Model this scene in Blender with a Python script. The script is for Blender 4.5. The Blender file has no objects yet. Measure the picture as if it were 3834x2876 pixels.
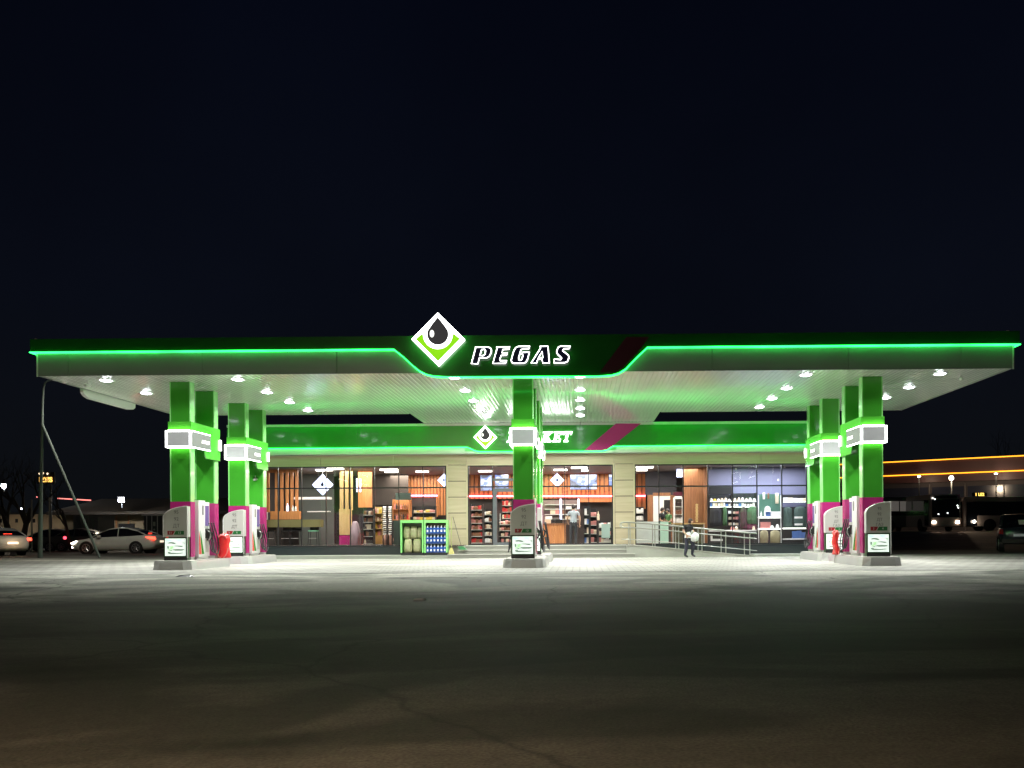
import bpy, bmesh, math, random
from mathutils import Vector, Matrix, Euler
random.seed(7)
R = math.radians
SC = bpy.context.scene
COL = SC.collection
# ---------------------------------------------------------------- camera
F, U0, V0, CZ, PSI, ROLL = 3500.0, 2135.0, 1990.0, 1.1, 0.0114, 0.006
cam = bpy.data.cameras.new('camera')
co = bpy.data.objects.new('camera', cam)
COL.objects.link(co)
cam.sensor_width = 36.0
cam.lens = F / 3834 * 36
cam.shift_x = (1917 - U0) / 3834
cam.shift_y = (V0 - 1438) / 3834
cam.clip_end = 1500
co.location = (0, 0, CZ)
co.rotation_euler = (Matrix.Rotation(PSI, 4, 'Z') @ Matrix.Rotation(R(90), 4, 'X') @ Matrix.Rotation(-ROLL, 4, 'Z')).to_euler()
SC.camera = co

def P(u, v, Y):
    "photo pixel -> (x, z) on the vertical plane y = Y"
    a, b = u - U0, v - V0
    du = a * math.cos(ROLL) - b * math.sin(ROLL)
    dv = a * math.sin(ROLL) + b * math.cos(ROLL)
    a = du / F
    dx = a * math.cos(PSI) - math.sin(PSI)
    dy = a * math.sin(PSI) + math.cos(PSI)
    t = Y / dy
    return t * dx, CZ - t * dv / F
def PX(u, Y, v=1990): return P(u, v, Y)[0]
def PZ(v, Y, u=2135): return P(u, v, Y)[1]

# ---------------------------------------------------------------- materials
def srgb(r, g, b):
    f = lambda c: (c / 255 / 12.92) if c / 255 <= 0.04045 else ((c / 255 + 0.055) / 1.055) ** 2.4
    return (f(r), f(g), f(b), 1)
_M = {}
def mat(name, col, rough=0.5, metal=0.0, var=0.12, vs=3.0, bump=0.0, bs=30.0, emit=None, es=0.0, coat=0.0, spec=0.5):
    if name in _M: return _M[name]
    m = bpy.data.materials.new(name); m.use_nodes = True
    nt = m.node_tree; n = nt.nodes; b = n['Principled BSDF']
    c = (*col[:3], 1)
    tc = n.new('ShaderNodeTexCoord')
    no = n.new('ShaderNodeTexNoise'); no.inputs['Scale'].default_value = vs; no.inputs['Detail'].default_value = 5
    nt.links.new(tc.outputs['Object'], no.inputs['Vector'])
    mx = n.new('ShaderNodeMix'); mx.data_type = 'RGBA'
    mx.inputs['A'].default_value = (c[0] * (1 - var), c[1] * (1 - var), c[2] * (1 - var), 1)
    mx.inputs['B'].default_value = (min(1, c[0] * (1 + var)), min(1, c[1] * (1 + var)), min(1, c[2] * (1 + var)), 1)
    nt.links.new(no.outputs['Fac'], mx.inputs['Factor'])
    nt.links.new(mx.outputs['Result'], b.inputs['Base Color'])
    b.inputs['Roughness'].default_value = rough
    b.inputs['Metallic'].default_value = metal
    b.inputs['Coat Weight'].default_value = coat
    b.inputs['Coat Roughness'].default_value = 0.06
    b.inputs['Specular IOR Level'].default_value = spec
    if bump:
        bn = n.new('ShaderNodeTexNoise'); bn.inputs['Scale'].default_value = bs; bn.inputs['Detail'].default_value = 6
        nt.links.new(tc.outputs['Object'], bn.inputs['Vector'])
        bu = n.new('ShaderNodeBump'); bu.inputs['Strength'].default_value = bump; bu.inputs['Distance'].default_value = 0.02
        nt.links.new(bn.outputs['Fac'], bu.inputs['Height']); nt.links.new(bu.outputs['Normal'], b.inputs['Normal'])
    if emit:
        b.inputs['Emission Color'].default_value = (*emit[:3], 1); b.inputs['Emission Strength'].default_value = es
    _M[name] = m
    return m
def wood(name, c1, c2, scale=1.0, axis='Z'):
    if name in _M: return _M[name]
    m = mat(name, c1, 0.45, var=0.1)
    nt = m.node_tree; n = nt.nodes; b = n['Principled BSDF']
    tc = n.new('ShaderNodeTexCoord'); mp = n.new('ShaderNodeMapping')
    s = {'Z': (9, 9, .7), 'X': (.7, 9, 9)}[axis]
    mp.inputs['Scale'].default_value = tuple(k * scale for k in s)
    no = n.new('ShaderNodeTexNoise'); no.inputs['Scale'].default_value = 2.2; no.inputs['Detail'].default_value = 6; no.inputs['Distortion'].default_value = .8
    cr = n.new('ShaderNodeValToRGB'); cr.color_ramp.elements[0].position = .3; cr.color_ramp.elements[1].position = .72
    cr.color_ramp.elements[0].color = (*c1[:3], 1); cr.color_ramp.elements[1].color = (*c2[:3], 1)
    nt.links.new(tc.outputs['Object'], mp.inputs['Vector']); nt.links.new(mp.outputs['Vector'], no.inputs['Vector'])
    nt.links.new(no.outputs['Fac'], cr.inputs['Fac']); nt.links.new(cr.outputs['Color'], b.inputs['Base Color'])
    return m
def glass(name, tint=(1, 1, 1), refl=1.0):
    if name in _M: return _M[name]
    m = bpy.data.materials.new(name); m.use_nodes = True
    nt = m.node_tree; n = nt.nodes; n.clear()
    o = n.new('ShaderNodeOutputMaterial'); t = n.new('ShaderNodeBsdfTransparent'); t.inputs['Color'].default_value = (*tint, 1)
    g = n.new('ShaderNodeBsdfGlossy'); g.inputs['Roughness'].default_value = 0.01; g.inputs['Color'].default_value = (refl,) * 3 + (1,)
    fr = n.new('ShaderNodeFresnel'); fr.inputs['IOR'].default_value = 1.55
    tc = n.new('ShaderNodeTexCoord'); no = n.new('ShaderNodeTexNoise'); no.inputs['Scale'].default_value = .9; no.inputs['Detail'].default_value = 0
    nt.links.new(tc.outputs['Object'], no.inputs['Vector'])
    bu = n.new('ShaderNodeBump'); bu.inputs['Strength'].default_value = .12; bu.inputs['Distance'].default_value = .02
    nt.links.new(no.outputs['Fac'], bu.inputs['Height']); nt.links.new(bu.outputs['Normal'], g.inputs['Normal'])
    mx = n.new('ShaderNodeMixShader')
    nt.links.new(fr.outputs[0], mx.inputs[0]); nt.links.new(t.outputs[0], mx.inputs[1]); nt.links.new(g.outputs[0], mx.inputs[2])
    nt.links.new(mx.outputs[0], o.inputs[0])
    _M[name] = m
    return m
def glow(name, col, s):
    return mat(name, (min(1, col[0]), min(1, col[1]), min(1, col[2])), .5, emit=col, es=s, var=.02)

M_ceil = mat('ceiling_white', (.86, .88, .85), .15, .0, .05, 1.2, spec=.9, coat=.4)
M_grey = mat('fascia_grey', (.27, .275, .28), .30, .0, .14, .8, bump=.2, bs=1.3, coat=.3)
M_green = mat('panel_green', (.045, .30, .024), .16, .0, .16, .9, bump=.16, bs=1.4, coat=.45)
M_greenfas = mat('fascia_green', (.006, .12, .009), .22, .0, .16, .7, bump=.2, bs=1.2, coat=.3)
M_lime = mat('lime_trim_lit_sides', (.30, .80, .25), .22, .1, .06, 2, coat=.3)
M_magenta = mat('panel_magenta', (.40, .02, .16), .25, .0, .08, 1, coat=.3)
M_stripe = mat('stripe_magenta', (.055, .008, .018), .3, .0, .08, 1)
M_board = mat('board_grey', (.56, .57, .53), .35, .15, .05, 2)
M_white = mat('white_paint', (.78, .78, .76), .3, .0, .04, 3)
M_black = mat('black_plastic', (.012, .012, .013), .4, .0, .2, 5)
M_dark = mat('dark_frame', (.03, .032, .035), .35, .3, .15, 5)
M_steel = mat('brushed_steel', (.64, .64, .62), .25, .35, .1, 2, bump=.1, bs=8)
M_rail = mat('rail_steel', (.34, .35, .31), .3, .4, .1, 4)
M_conc = mat('concrete', (.38, .37, .33), .8, .0, .2, 3, bump=.3)
M_beige = wood('beige_cladding', (.47, .39, .26), (.58, .49, .34), .35, 'X')
M_text = mat('grey_text', (.16, .17, .16), .5, var=.05)
M_red = mat('red_plastic', (.72, .03, .03), .28, .0, .12, 6, bump=.35, bs=9, coat=.4)
M_wood = wood('wood_orange', (.42, .16, .05), (.62, .27, .10), 1)
M_woodd = wood('wood_dark', (.20, .08, .035), (.34, .15, .06), 1)
M_woody = wood('wood_pale', (.50, .33, .12), (.62, .44, .20), 1)
M_wdk = mat('dark_wall', (.045, .04, .038), .7)
M_wgr = mat('charcoal_wall', (.085, .075, .068), .75)
M_glass = glass('shop_glass')
M_led = glow('green_led', (.02, 1.0, .11), 6.5)
def vary_emission(m, sc=.9, lo=.65, hi=1.35):
    nt = m.node_tree; n = nt.nodes; b = n['Principled BSDF']; es = b.inputs['Emission Strength'].default_value
    tc = n.new('ShaderNodeTexCoord'); no = n.new('ShaderNodeTexNoise'); no.inputs['Scale'].default_value = sc; no.inputs['Detail'].default_value = 3
    mr = n.new('ShaderNodeMapRange'); mr.inputs['From Min'].default_value = .3; mr.inputs['From Max'].default_value = .7; mr.inputs['To Min'].default_value = es * lo; mr.inputs['To Max'].default_value = es * hi
    nt.links.new(tc.outputs['Object'], no.inputs['Vector']); nt.links.new(no.outputs['Fac'], mr.inputs['Value']); nt.links.new(mr.outputs['Result'], b.inputs['Emission Strength'])
vary_emission(M_led)
M_led2 = glow('green_led_strong', (.03, 1.0, .07), 34.0)
M_wlit = glow('white_lit', (.95, .98, .95), 5.0)
M_wlit2 = glow('white_lit_soft', (.97, 1.0, .92), 1.5)
M_glime = glow('lime_lit', (.32, .9, .01), .8)
M_navy = mat('navy_face', (.006, .008, .03), .25)
M_lens = glow('lamp_lens', (.9, .95, 1.0), 22)
M_skin = mat('skin', (.50, .30, .20), .5)
M_hair = mat('hair', (.02, .013, .01), .5)

# ---------------------------------------------------------------- mesh tools
class MB:
    def __init__(s): s.bm = bmesh.new()
    def box(s, x0, y0, z0, x1, y1, z1):
        if x1 < x0: x0, x1 = x1, x0
        if y1 < y0: y0, y1 = y1, y0
        if z1 < z0: z0, z1 = z1, z0
        v = [s.bm.verts.new(c) for c in [(x0, y0, z0), (x1, y0, z0), (x1, y1, z0), (x0, y1, z0), (x0, y0, z1), (x1, y0, z1), (x1, y1, z1), (x0, y1, z1)]]
        for f in [(0, 3, 2, 1), (4, 5, 6, 7), (0, 1, 5, 4), (1, 2, 6, 5), (2, 3, 7, 6), (3, 0, 4, 7)]:
            s.bm.faces.new([v[i] for i in f])
        return s
    def prism(s, pts, a0, a1, ax='y'):
        "pts in the plane across the axis, extruded a0..a1; ax y: (x,z), x: (y,z), z: (x,y)"
        mk = {'y': lambda p, a: (p[0], a, p[1]), 'x': lambda p, a: (a, p[0], p[1]), 'z': lambda p, a: (p[0], p[1], a)}[ax]
        A = [s.bm.verts.new(mk(p, a0)) for p in pts]; B = [s.bm.verts.new(mk(p, a1)) for p in pts]
        s.bm.faces.new(A); s.bm.faces.new(B[::-1])
        n = len(pts)
        for i in range(n): s.bm.faces.new([A[i], B[i], B[(i + 1) % n], A[(i + 1) % n]])
        return s
    def loft(s, rings, cap=True, closed=True):
        V = [[s.bm.verts.new(c) for c in r] for r in rings]; n = len(V[0])
        for a, b in zip(V, V[1:]):
            for i in range(n if closed else n - 1):
                s.bm.faces.new([a[i], a[(i + 1) % n], b[(i + 1) % n], b[i]])
        if cap and closed: s.bm.faces.new(V[0][::-1]); s.bm.faces.new(V[-1])
        return s
    def tube(s, pts, r, n=8, closed=False, taper=None):
        pts = [Vector(p) for p in pts]; rings = []
        N = len(pts); up = Vector((0, 0, 1)); prev = None
        for i, p in enumerate(pts):
            if closed: d = (pts[(i + 1) % N] - pts[i - 1])
            else: d = pts[min(i + 1, N - 1)] - pts[max(i - 1, 0)]
            d.normalize()
            if prev is None:
                ref = Vector((0, 0, 1)) if abs(d.z) < .9 else Vector((1, 0, 0))
                a = d.cross(ref).normalized()
            else:
                a = (prev - d * prev.dot(d))
                a = a.normalized() if a.length > 1e-6 else d.orthogonal().normalized()
            prev = a; b = d.cross(a)
            rr = r if taper is None else taper[i]
            rings.append([p + (a * math.cos(t) + b * math.sin(t)) * rr for t in [2 * math.pi * k / n for k in range(n)]])
        if closed: rings.append(rings[0])
        return s.loft(rings, cap=not closed)
    def ball(s, c, r, seg=12, sz=(1, 1, 1)):
        m = Matrix.Translation(c) @ Matrix.Diagonal((*[r * k for k in sz], 1))
        bmesh.ops.create_uvsphere(s.bm, u_segments=seg, v_segments=max(6, seg * 2 // 3), radius=1, matrix=m)
        return s
    def cyl(s, c0, c1, r, n=16): return s.tube([c0, c1], r, n)
    def quad(s, *c): s.bm.faces.new([s.bm.verts.new(k) for k in c]); return s
    def build(s, name, m, parent=None, smooth=False, loc=None, bevel=0, rel=True):
        bmesh.ops.remove_doubles(s.bm, verts=s.bm.verts, dist=1e-5) if bevel or smooth else None
        bmesh.ops.recalc_face_normals(s.bm, faces=s.bm.faces)
        if bevel:
            bmesh.ops.bevel(s.bm, geom=[e for e in s.bm.edges if e.is_manifold and e.calc_face_angle(0) > .5], offset=bevel, segments=2, affect='EDGES', clamp_overlap=True)
        me = bpy.data.meshes.new(name)
        if parent is not None and rel:
            s.bm.transform(Matrix.Translation(-wloc(parent)))
        elif parent is None:
            c = Vector((0, 0, 0))
            if s.bm.verts:
                xs = [v.co for v in s.bm.verts]
                c = Vector((sum(v.x for v in xs) / len(xs), sum(v.y for v in xs) / len(xs), min(v.z for v in xs)))
            s.bm.transform(Matrix.Translation(-c))
        s.bm.to_mesh(me); s.bm.free()
        if smooth:
            for p in me.polygons: p.use_smooth = True
        o = bpy.data.objects.new(name, me); COL.objects.link(o)
        me.materials.append(m)
        if parent is not None: o.parent = parent
        else: o.location = c
        return o
def wloc(o):
    v = Vector((0, 0, 0))
    while o is not None: v += o.location; o = o.parent
    return v
def tag(o, label=None, cat=None, group=None, kind=None):
    if label: o['label'] = label
    if cat: o['category'] = cat
    if group: o['group'] = group
    if kind: o['kind'] = kind
    return o
def thing(name, label, cat, loc=(0, 0, 0), group=None):
    o = bpy.data.objects.new(name, None); COL.objects.link(o); o.location = loc
    return tag(o, label, cat, group)
def struct(o, label=None): o['kind'] = 'structure'; return o
def kids(o): return [c for c in list(COL.objects) if c.parent == o]
_kid = {}
def copy_tree(o, dx=0, dy=0, dz=0, label=None, parent=None):
    c = o.copy(); COL.objects.link(c)
    if parent is not None: c.parent = parent
    else: c.location = (o.location.x + dx, o.location.y + dy, o.location.z + dz)
    if label: c['label'] = label
    for k in [q for q in list(o.children)]: copy_tree(k, parent=c)
    return c
def to_mesh_obj(tmp, name, m, parent, M=None, smooth=False):
    COL.objects.link(tmp)
    dg = bpy.context.evaluated_depsgraph_get(); dg.update()
    me = bpy.data.meshes.new_from_object(tmp.evaluated_get(dg))
    if M is not None: me.transform(M)
    if parent is not None: me.transform(Matrix.Translation(-wloc(parent)))
    data = tmp.data; bpy.data.objects.remove(tmp)
    me.name = name; me.materials.clear(); me.materials.append(m)
    if smooth:
        for p in me.polygons: p.use_smooth = True
    o = bpy.data.objects.new(name, me); COL.objects.link(o)
    if parent is not None: o.parent = parent
    return o
def shape(name, polys, y, depth, m, parent, M=None):
    "filled outline(s) in x,z at plane y (front), thickness depth going back"
    cu = bpy.data.curves.new(name, 'CURVE'); cu.dimensions = '2D'; cu.fill_mode = 'BOTH'; cu.extrude = depth / 2
    for pl in polys:
        sp = cu.splines.new('POLY'); sp.points.add(len(pl) - 1); sp.use_cyclic_u = True
        for q, p in zip(sp.points, pl): q.co = (p[0], p[1], 0, 1)
    t = bpy.data.objects.new('tmp', cu)
    X = Matrix.Translation((0, y + depth / 2, 0)) @ Matrix.Rotation(R(90), 4, 'X')
    return to_mesh_obj(t, name, m, parent, (M @ X) if M is not None else X)
def text(s, size, m, parent, M, name='lettering', ext=.004, shear=0, bold=0.0):
    cu = bpy.data.curves.new(name, 'FONT'); cu.body = s; cu.size = size; cu.align_x = 'CENTER'; cu.align_y = 'CENTER'
    cu.extrude = ext; cu.shear = shear; cu.offset = bold
    t = bpy.data.objects.new('tmp', cu)
    return to_mesh_obj(t, name, m, parent, M)
def front(x, y, z, rz=0):  # text/outline frame facing -Y
    return Matrix.Translation((x, y, z)) @ Matrix.Rotation(rz, 4, 'Z') @ Matrix.Rotation(R(90), 4, 'X')
ORD = ['first', 'second', 'third', 'fourth', 'fifth', 'sixth', 'seventh', 'eighth', 'ninth', 'tenth', 'eleventh', 'twelfth', 'thirteenth', 'fourteenth', 'fifteenth']
# ================================================================ world
w = bpy.data.worlds.new('World'); SC.world = w; w.use_nodes = True
nt = w.node_tree; n = nt.nodes; bg = n['Background']
sky = n.new('ShaderNodeTexSky'); sky.sky_type = 'NISHITA'; sky.sun_disc = False
sky.sun_elevation = R(-4); sky.sun_rotation = R(200); sky.altitude = 100
tc = n.new('ShaderNodeTexCoord'); sp = n.new('ShaderNodeSeparateXYZ'); cr = n.new('ShaderNodeValToRGB')
nt.links.new(tc.outputs['Generated'], sp.inputs[0]); nt.links.new(sp.outputs['Z'], cr.inputs['Fac'])
e = cr.color_ramp.elements
e[0].position = 0.0; e[0].color = (.0040, .0047, .0056, 1)
e[1].position = .62; e[1].color = (.0006, .0012, .0044, 1)
k = cr.color_ramp.elements.new(.22); k.color = (.0025, .0034, .0070, 1)
mx = n.new('ShaderNodeMix'); mx.data_type = 'RGBA'; mx.blend_type = 'ADD'; mx.inputs['Factor'].default_value = 1
sc_ = n.new('ShaderNodeMix'); sc_.data_type = 'RGBA'; sc_.blend_type = 'MULTIPLY'; sc_.inputs['Factor'].default_value = 1
sc_.inputs['B'].default_value = (.002, .002, .002, 1)
nt.links.new(sky.outputs['Color'], sc_.inputs['A']); nt.links.new(cr.outputs['Color'], mx.inputs['A']); nt.links.new(sc_.outputs['Result'], mx.inputs['B'])
ns = n.new('ShaderNodeTexNoise'); ns.inputs['Scale'].default_value = 2.2; ns.inputs['Detail'].default_value = 5; nt.links.new(tc.outputs['Generated'], ns.inputs['Vector'])
rs = n.new('ShaderNodeMapRange'); rs.inputs['From Min'].default_value = .3; rs.inputs['From Max'].default_value = .7; rs.inputs['To Min'].default_value = .78; rs.inputs['To Max'].default_value = 1.25; nt.links.new(ns.outputs['Fac'], rs.inputs['Value'])
vmn = n.new('ShaderNodeVectorMath'); vmn.operation = 'SCALE'; nt.links.new(mx.outputs['Result'], vmn.inputs[0]); nt.links.new(rs.outputs['Result'], vmn.inputs['Scale'])
nt.links.new(vmn.outputs[0], bg.inputs['Color']); bg.inputs['Strength'].default_value = 1.0

def area(name, x, y, z, sx, sy, power, col=(1, 1, 1), rot=(0, 0, 0), spread=180, parent=None):
    l = bpy.data.lights.new(name, 'AREA'); l.shape = 'RECTANGLE'; l.size = sx; l.size_y = sy; l.energy = power; l.color = col; l.spread = R(spread)
    o = bpy.data.objects.new(name, l); COL.objects.link(o); o.rotation_euler = rot
    if parent is not None: o.parent = parent; o.location = Vector((x, y, z)) - wloc(parent)
    else: o.location = (x, y, z)
    return o
def point(name, x, y, z, power, col, r=.1, parent=None, spot=None, rot=None):
    l = bpy.data.lights.new(name, 'SPOT' if spot else 'POINT'); l.energy = power; l.color = col; l.shadow_soft_size = r
    if spot: l.spot_size = R(spot); l.spot_blend = .8
    o = bpy.data.objects.new(name, l); COL.objects.link(o)
    if rot: o.rotation_euler = rot
    if parent is not None: o.parent = parent; o.location = Vector((x, y, z)) - wloc(parent)
    else: o.location = (x, y, z)
    return o

# ================================================================ ground
def ss(a, b, x):
    t = max(0, min(1, (x - a) / (b - a))); return t * t * (3 - 2 * t)
def gh(x, y): return .95 * ss(52, 76, y) * ss(6, 18, x)
bm = bmesh.new()
xs = [-400, -120, -60, -40, -28] + [-20 + 2 * i for i in range(24)] + [30, 40, 60, 120, 400]
ys = [-60, -20, 0, 4, 8, 12, 16, 20, 24, 26, 30, 36, 42, 48, 52, 55, 58, 61, 64, 67, 70, 73, 76, 90, 120, 200, 600]
V = [[bm.verts.new((x, y, gh(x, y))) for x in xs] for y in ys]
for j in range(len(ys) - 1):
    for i in range(len(xs) - 1): bm.faces.new([V[j][i], V[j][i + 1], V[j + 1][i + 1], V[j + 1][i]])
me = bpy.data.meshes.new('ground'); bm.to_mesh(me); bm.free()
g = bpy.data.objects.new('ground', me); COL.objects.link(g); struct(g)
m = bpy.data.materials.new('asphalt'); m.use_nodes = True; nt = m.node_tree; n = nt.nodes; b = n['Principled BSDF']
tc = n.new('ShaderNodeTexCoord')
def noise(scale, det, mapping=None, rot=0, dist=0):
    mp = n.new('ShaderNodeMapping'); mp.inputs['Scale'].default_value = mapping or (1, 1, 1); mp.inputs['Rotation'].default_value = (0, 0, rot)
    nt.links.new(tc.outputs['Object'], mp.inputs['Vector'])
    q = n.new('ShaderNodeTexNoise'); q.inputs['Scale'].default_value = scale; q.inputs['Detail'].default_value = det; q.inputs['Distortion'].default_value = dist
    nt.links.new(mp.outputs['Vector'], q.inputs['Vector']); return q
def ramp(src, p0, c0, p1, c1):
    r = n.new('ShaderNodeValToRGB'); r.color_ramp.elements[0].position = p0; r.color_ramp.elements[1].position = p1
    r.color_ramp.elements[0].color = (*c0, 1); r.color_ramp.elements[1].color = (*c1, 1); nt.links.new(src, r.inputs['Fac']); return r
def mul(a, bb, t='MULTIPLY', fac=1):
    q = n.new('ShaderNodeMix'); q.data_type = 'RGBA'; q.blend_type = t; q.inputs['Factor'].default_value = fac
    nt.links.new(a, q.inputs['A']); nt.links.new(bb, q.inputs['B']); return q.outputs['Result']
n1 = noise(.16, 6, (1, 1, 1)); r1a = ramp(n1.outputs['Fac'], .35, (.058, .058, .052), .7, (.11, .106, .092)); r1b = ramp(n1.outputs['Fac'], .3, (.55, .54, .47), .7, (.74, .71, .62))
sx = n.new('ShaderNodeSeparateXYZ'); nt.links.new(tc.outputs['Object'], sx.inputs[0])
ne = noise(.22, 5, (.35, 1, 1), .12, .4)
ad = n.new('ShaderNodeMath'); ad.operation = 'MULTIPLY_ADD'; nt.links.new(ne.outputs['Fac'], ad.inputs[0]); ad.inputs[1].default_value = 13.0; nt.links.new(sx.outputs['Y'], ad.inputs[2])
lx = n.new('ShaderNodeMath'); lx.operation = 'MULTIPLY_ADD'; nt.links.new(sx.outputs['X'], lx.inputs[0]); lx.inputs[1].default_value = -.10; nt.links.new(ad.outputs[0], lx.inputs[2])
m1 = n.new('ShaderNodeMapRange'); m1.interpolation_type = 'SMOOTHSTEP'; m1.inputs['From Min'].default_value = 19.5; m1.inputs['From Max'].default_value = 28; nt.links.new(lx.outputs[0], m1.inputs['Value'])  # paler concrete by the paving; the canopy light pool's fade is painted in here
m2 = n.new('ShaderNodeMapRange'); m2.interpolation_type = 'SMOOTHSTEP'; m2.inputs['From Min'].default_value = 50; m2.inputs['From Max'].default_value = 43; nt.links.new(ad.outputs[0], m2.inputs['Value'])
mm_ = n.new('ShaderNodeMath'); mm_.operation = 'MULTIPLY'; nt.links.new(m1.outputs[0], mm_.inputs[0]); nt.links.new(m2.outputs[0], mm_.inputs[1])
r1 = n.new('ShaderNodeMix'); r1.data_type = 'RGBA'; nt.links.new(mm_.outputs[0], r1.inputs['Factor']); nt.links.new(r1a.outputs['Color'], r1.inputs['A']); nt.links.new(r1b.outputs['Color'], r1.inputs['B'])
n2 = noise(.34, 9, (.7, 1, 1), .14, 1.2); r2 = ramp(n2.outputs['Fac'], .44, (.45, .47, .45), .55, (1, 1, 1))
n3 = noise(.10, 8, (.5, 1.0, 1), -.2, 2.5); r3 = ramp(n3.outputs['Fac'], .41, (.42, .44, .42), .47, (1, 1, 1))
n5 = noise(9, 5); r5 = ramp(n5.outputs['Fac'], .3, (.78, .78, .78), .7, (1.2, 1.2, 1.2))
vo = n.new('ShaderNodeTexVoronoi'); vo.feature = 'DISTANCE_TO_EDGE'; vo.inputs['Scale'].default_value = .16; vw = noise(.7, 6); vm = mul(tc.outputs['Object'], vw.outputs['Color'], 'ADD', 1); nt.links.new(vm, vo.inputs['Vector']); r6 = ramp(vo.outputs['Distance'], .0, (.35, .35, .35), .006, (1, 1, 1))
n4 = noise(45, 4); r4 = ramp(n4.outputs['Fac'], .3, (.45, .45, .45), .7, (1.5, 1.5, 1.5))
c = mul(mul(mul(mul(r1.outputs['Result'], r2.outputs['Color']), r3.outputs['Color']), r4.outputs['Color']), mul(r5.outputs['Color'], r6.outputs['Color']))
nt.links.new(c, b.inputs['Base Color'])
rr = n.new('ShaderNodeMapRange'); rr.inputs['To Min'].default_value = .55; rr.inputs['To Max'].default_value = .95
nt.links.new(n1.outputs['Fac'], rr.inputs['Value']); nt.links.new(rr.outputs['Result'], b.inputs['Roughness'])
bu = n.new('ShaderNodeBump'); bu.inputs['Strength'].default_value = .5; bu.inputs['Distance'].default_value = .01
nt.links.new(n4.outputs['Fac'], bu.inputs['Height']); nt.links.new(bu.outputs['Normal'], b.inputs['Normal'])
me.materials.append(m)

# paved forecourt: light concrete block paving
def paver_mat(name, c1, c2, mo, sx, sy):
    global n, nt, tc
    m = bpy.data.materials.new(name); m.use_nodes = True; nt = m.node_tree; n = nt.nodes; b = n['Principled BSDF']; tc = n.new('ShaderNodeTexCoord')
    br = n.new('ShaderNodeTexBrick'); br.inputs['Scale'].default_value = 1; br.inputs['Brick Width'].default_value = sx; br.inputs['Row Height'].default_value = sy
    br.inputs['Mortar Size'].default_value = .02; br.inputs['Color1'].default_value = (*c1, 1); br.inputs['Color2'].default_value = (*c2, 1); br.inputs['Mortar'].default_value = (*mo, 1)
    nt.links.new(tc.outputs['Object'], br.inputs['Vector'])
    a = noise(.45, 6); ra = ramp(a.outputs['Fac'], .3, (.66, .66, .64), .7, (1.05, 1.04, 1.0))
    d = noise(.8, 5, (.2, 1.4, 1), .12, .5); rd = ramp(d.outputs['Fac'], .36, (.72, .72, .7), .52, (1, 1, 1))
    nt.links.new(mul(mul(br.outputs['Color'], ra.outputs['Color']), rd.outputs['Color']), b.inputs['Base Color'])
    b.inputs['Roughness'].default_value = .7
    return m
m_pav = paver_mat('block_paving', (.42, .415, .385), (.34, .335, .31), (.17, .165, .145), .42, .42)
f = MB()
pts = [(-22, 25.2), (21, 25.2), (24, 30), (24, 38.9), (-24, 38.9), (-27, 31)]
f.prism(pts, -.05, .006, 'z'); fo = f.build('paving', m_pav); struct(fo)
# concrete apron in front of the paving, dusty
m_apr = paver_mat('dusty_concrete', (.24, .235, .205), (.215, .21, .185), (.17, .165, .15), 6.0, 4.0)


# litter
f = MB(); f.loft([[(-10.3, 23.6, .006), (-9.9, 23.5, .006), (-9.85, 23.75, .006), (-10.2, 23.8, .006)], [(-10.22, 23.64, .05), (-9.95, 23.58, .03), (-9.95, 23.7, .06), (-10.15, 23.75, .03)]])
tag(f.build('litter', M_black), 'small dark scrap of litter on the lit concrete left of centre', 'litter')
f = MB(); f.loft([[(-2.72, 15.05, .004), (-2.55, 15.0, .004), (-2.5, 15.12, .004), (-2.68, 15.16, .004)], [(-2.70, 15.07, .03), (-2.57, 15.03, .015), (-2.54, 15.1, .04), (-2.66, 15.13, .02)]])
tag(f.build('litter', M_white), 'small crumpled white paper on the dark asphalt', 'litter')

# ================================================================ canopy
CX0, CX1, CY0, CY1, CEIL = -16.12, 12.72, 27.6, 37.1, 5.82
LX0, LX1, LY1 = -6.8, 3.2, 40.40
ZB, ZL, ZT = CEIL, CEIL + .68, CEIL + 1.06
can = thing('fuel_canopy', 'wide white and green filling station canopy over the fuel pumps', 'canopy', (-1.6, 32, 0))
# ceiling planks running in depth, split by cross seams
def ceiling_piece(f, x0, x1, y0, y1):
    pw = .15; k = int(round((x1 - x0) / pw)); pw = (x1 - x0) / k
    rows = []
    prof = []
    for i in range(k):
        a = x0 + i * pw
        j = random.uniform(-.0015, .0015)
        prof += [(a + .002, CEIL + .012), (a + .008, CEIL + .001 + j), (a + pw * .28, CEIL - .0025 + j), (a + pw * .5, CEIL - .0042 + j), (a + pw * .72, CEIL - .0025 + j), (a + pw - .008, CEIL + .001 + j), (a + pw - .002, CEIL + .012)]
    prof += [(x1, CEIL + .02), (x0, CEIL + .02)]
    A = [f.bm.verts.new((p[0], y0, p[1])) for p in prof]; B = [f.bm.verts.new((p[0], y1, p[1])) for p in prof]
    for i in range(len(prof)):
        q = (i + 1) % len(prof); f.bm.faces.new([A[i], B[i], B[q], A[q]])
f = MB()
seams = [CY0 + .02, 29.75, 32.1, 34.5, 36.3, CY1]
for a, b_ in zip(seams, seams[1:]): ceiling_piece(f, CX0 + .05, CX1 - .05, a + .006, b_ - .006)
ceiling_piece(f, LX0 + .03, LX1 - .03, CY1 + .006, 38.9); ceiling_piece(f, LX0 + .03, LX1 - .03, 38.912, LY1)
f.build('soffit', M_ceil, can)
f = MB(); f.box(CX0 + .03, CY0 + .05, CEIL + .05, CX1 - .03, CY1, ZT - .05); f.box(LX0, CY1 + .01, CEIL + .05, LX1, LY1, ZT - .3)
f.build('roof', M_dark, can)
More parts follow.
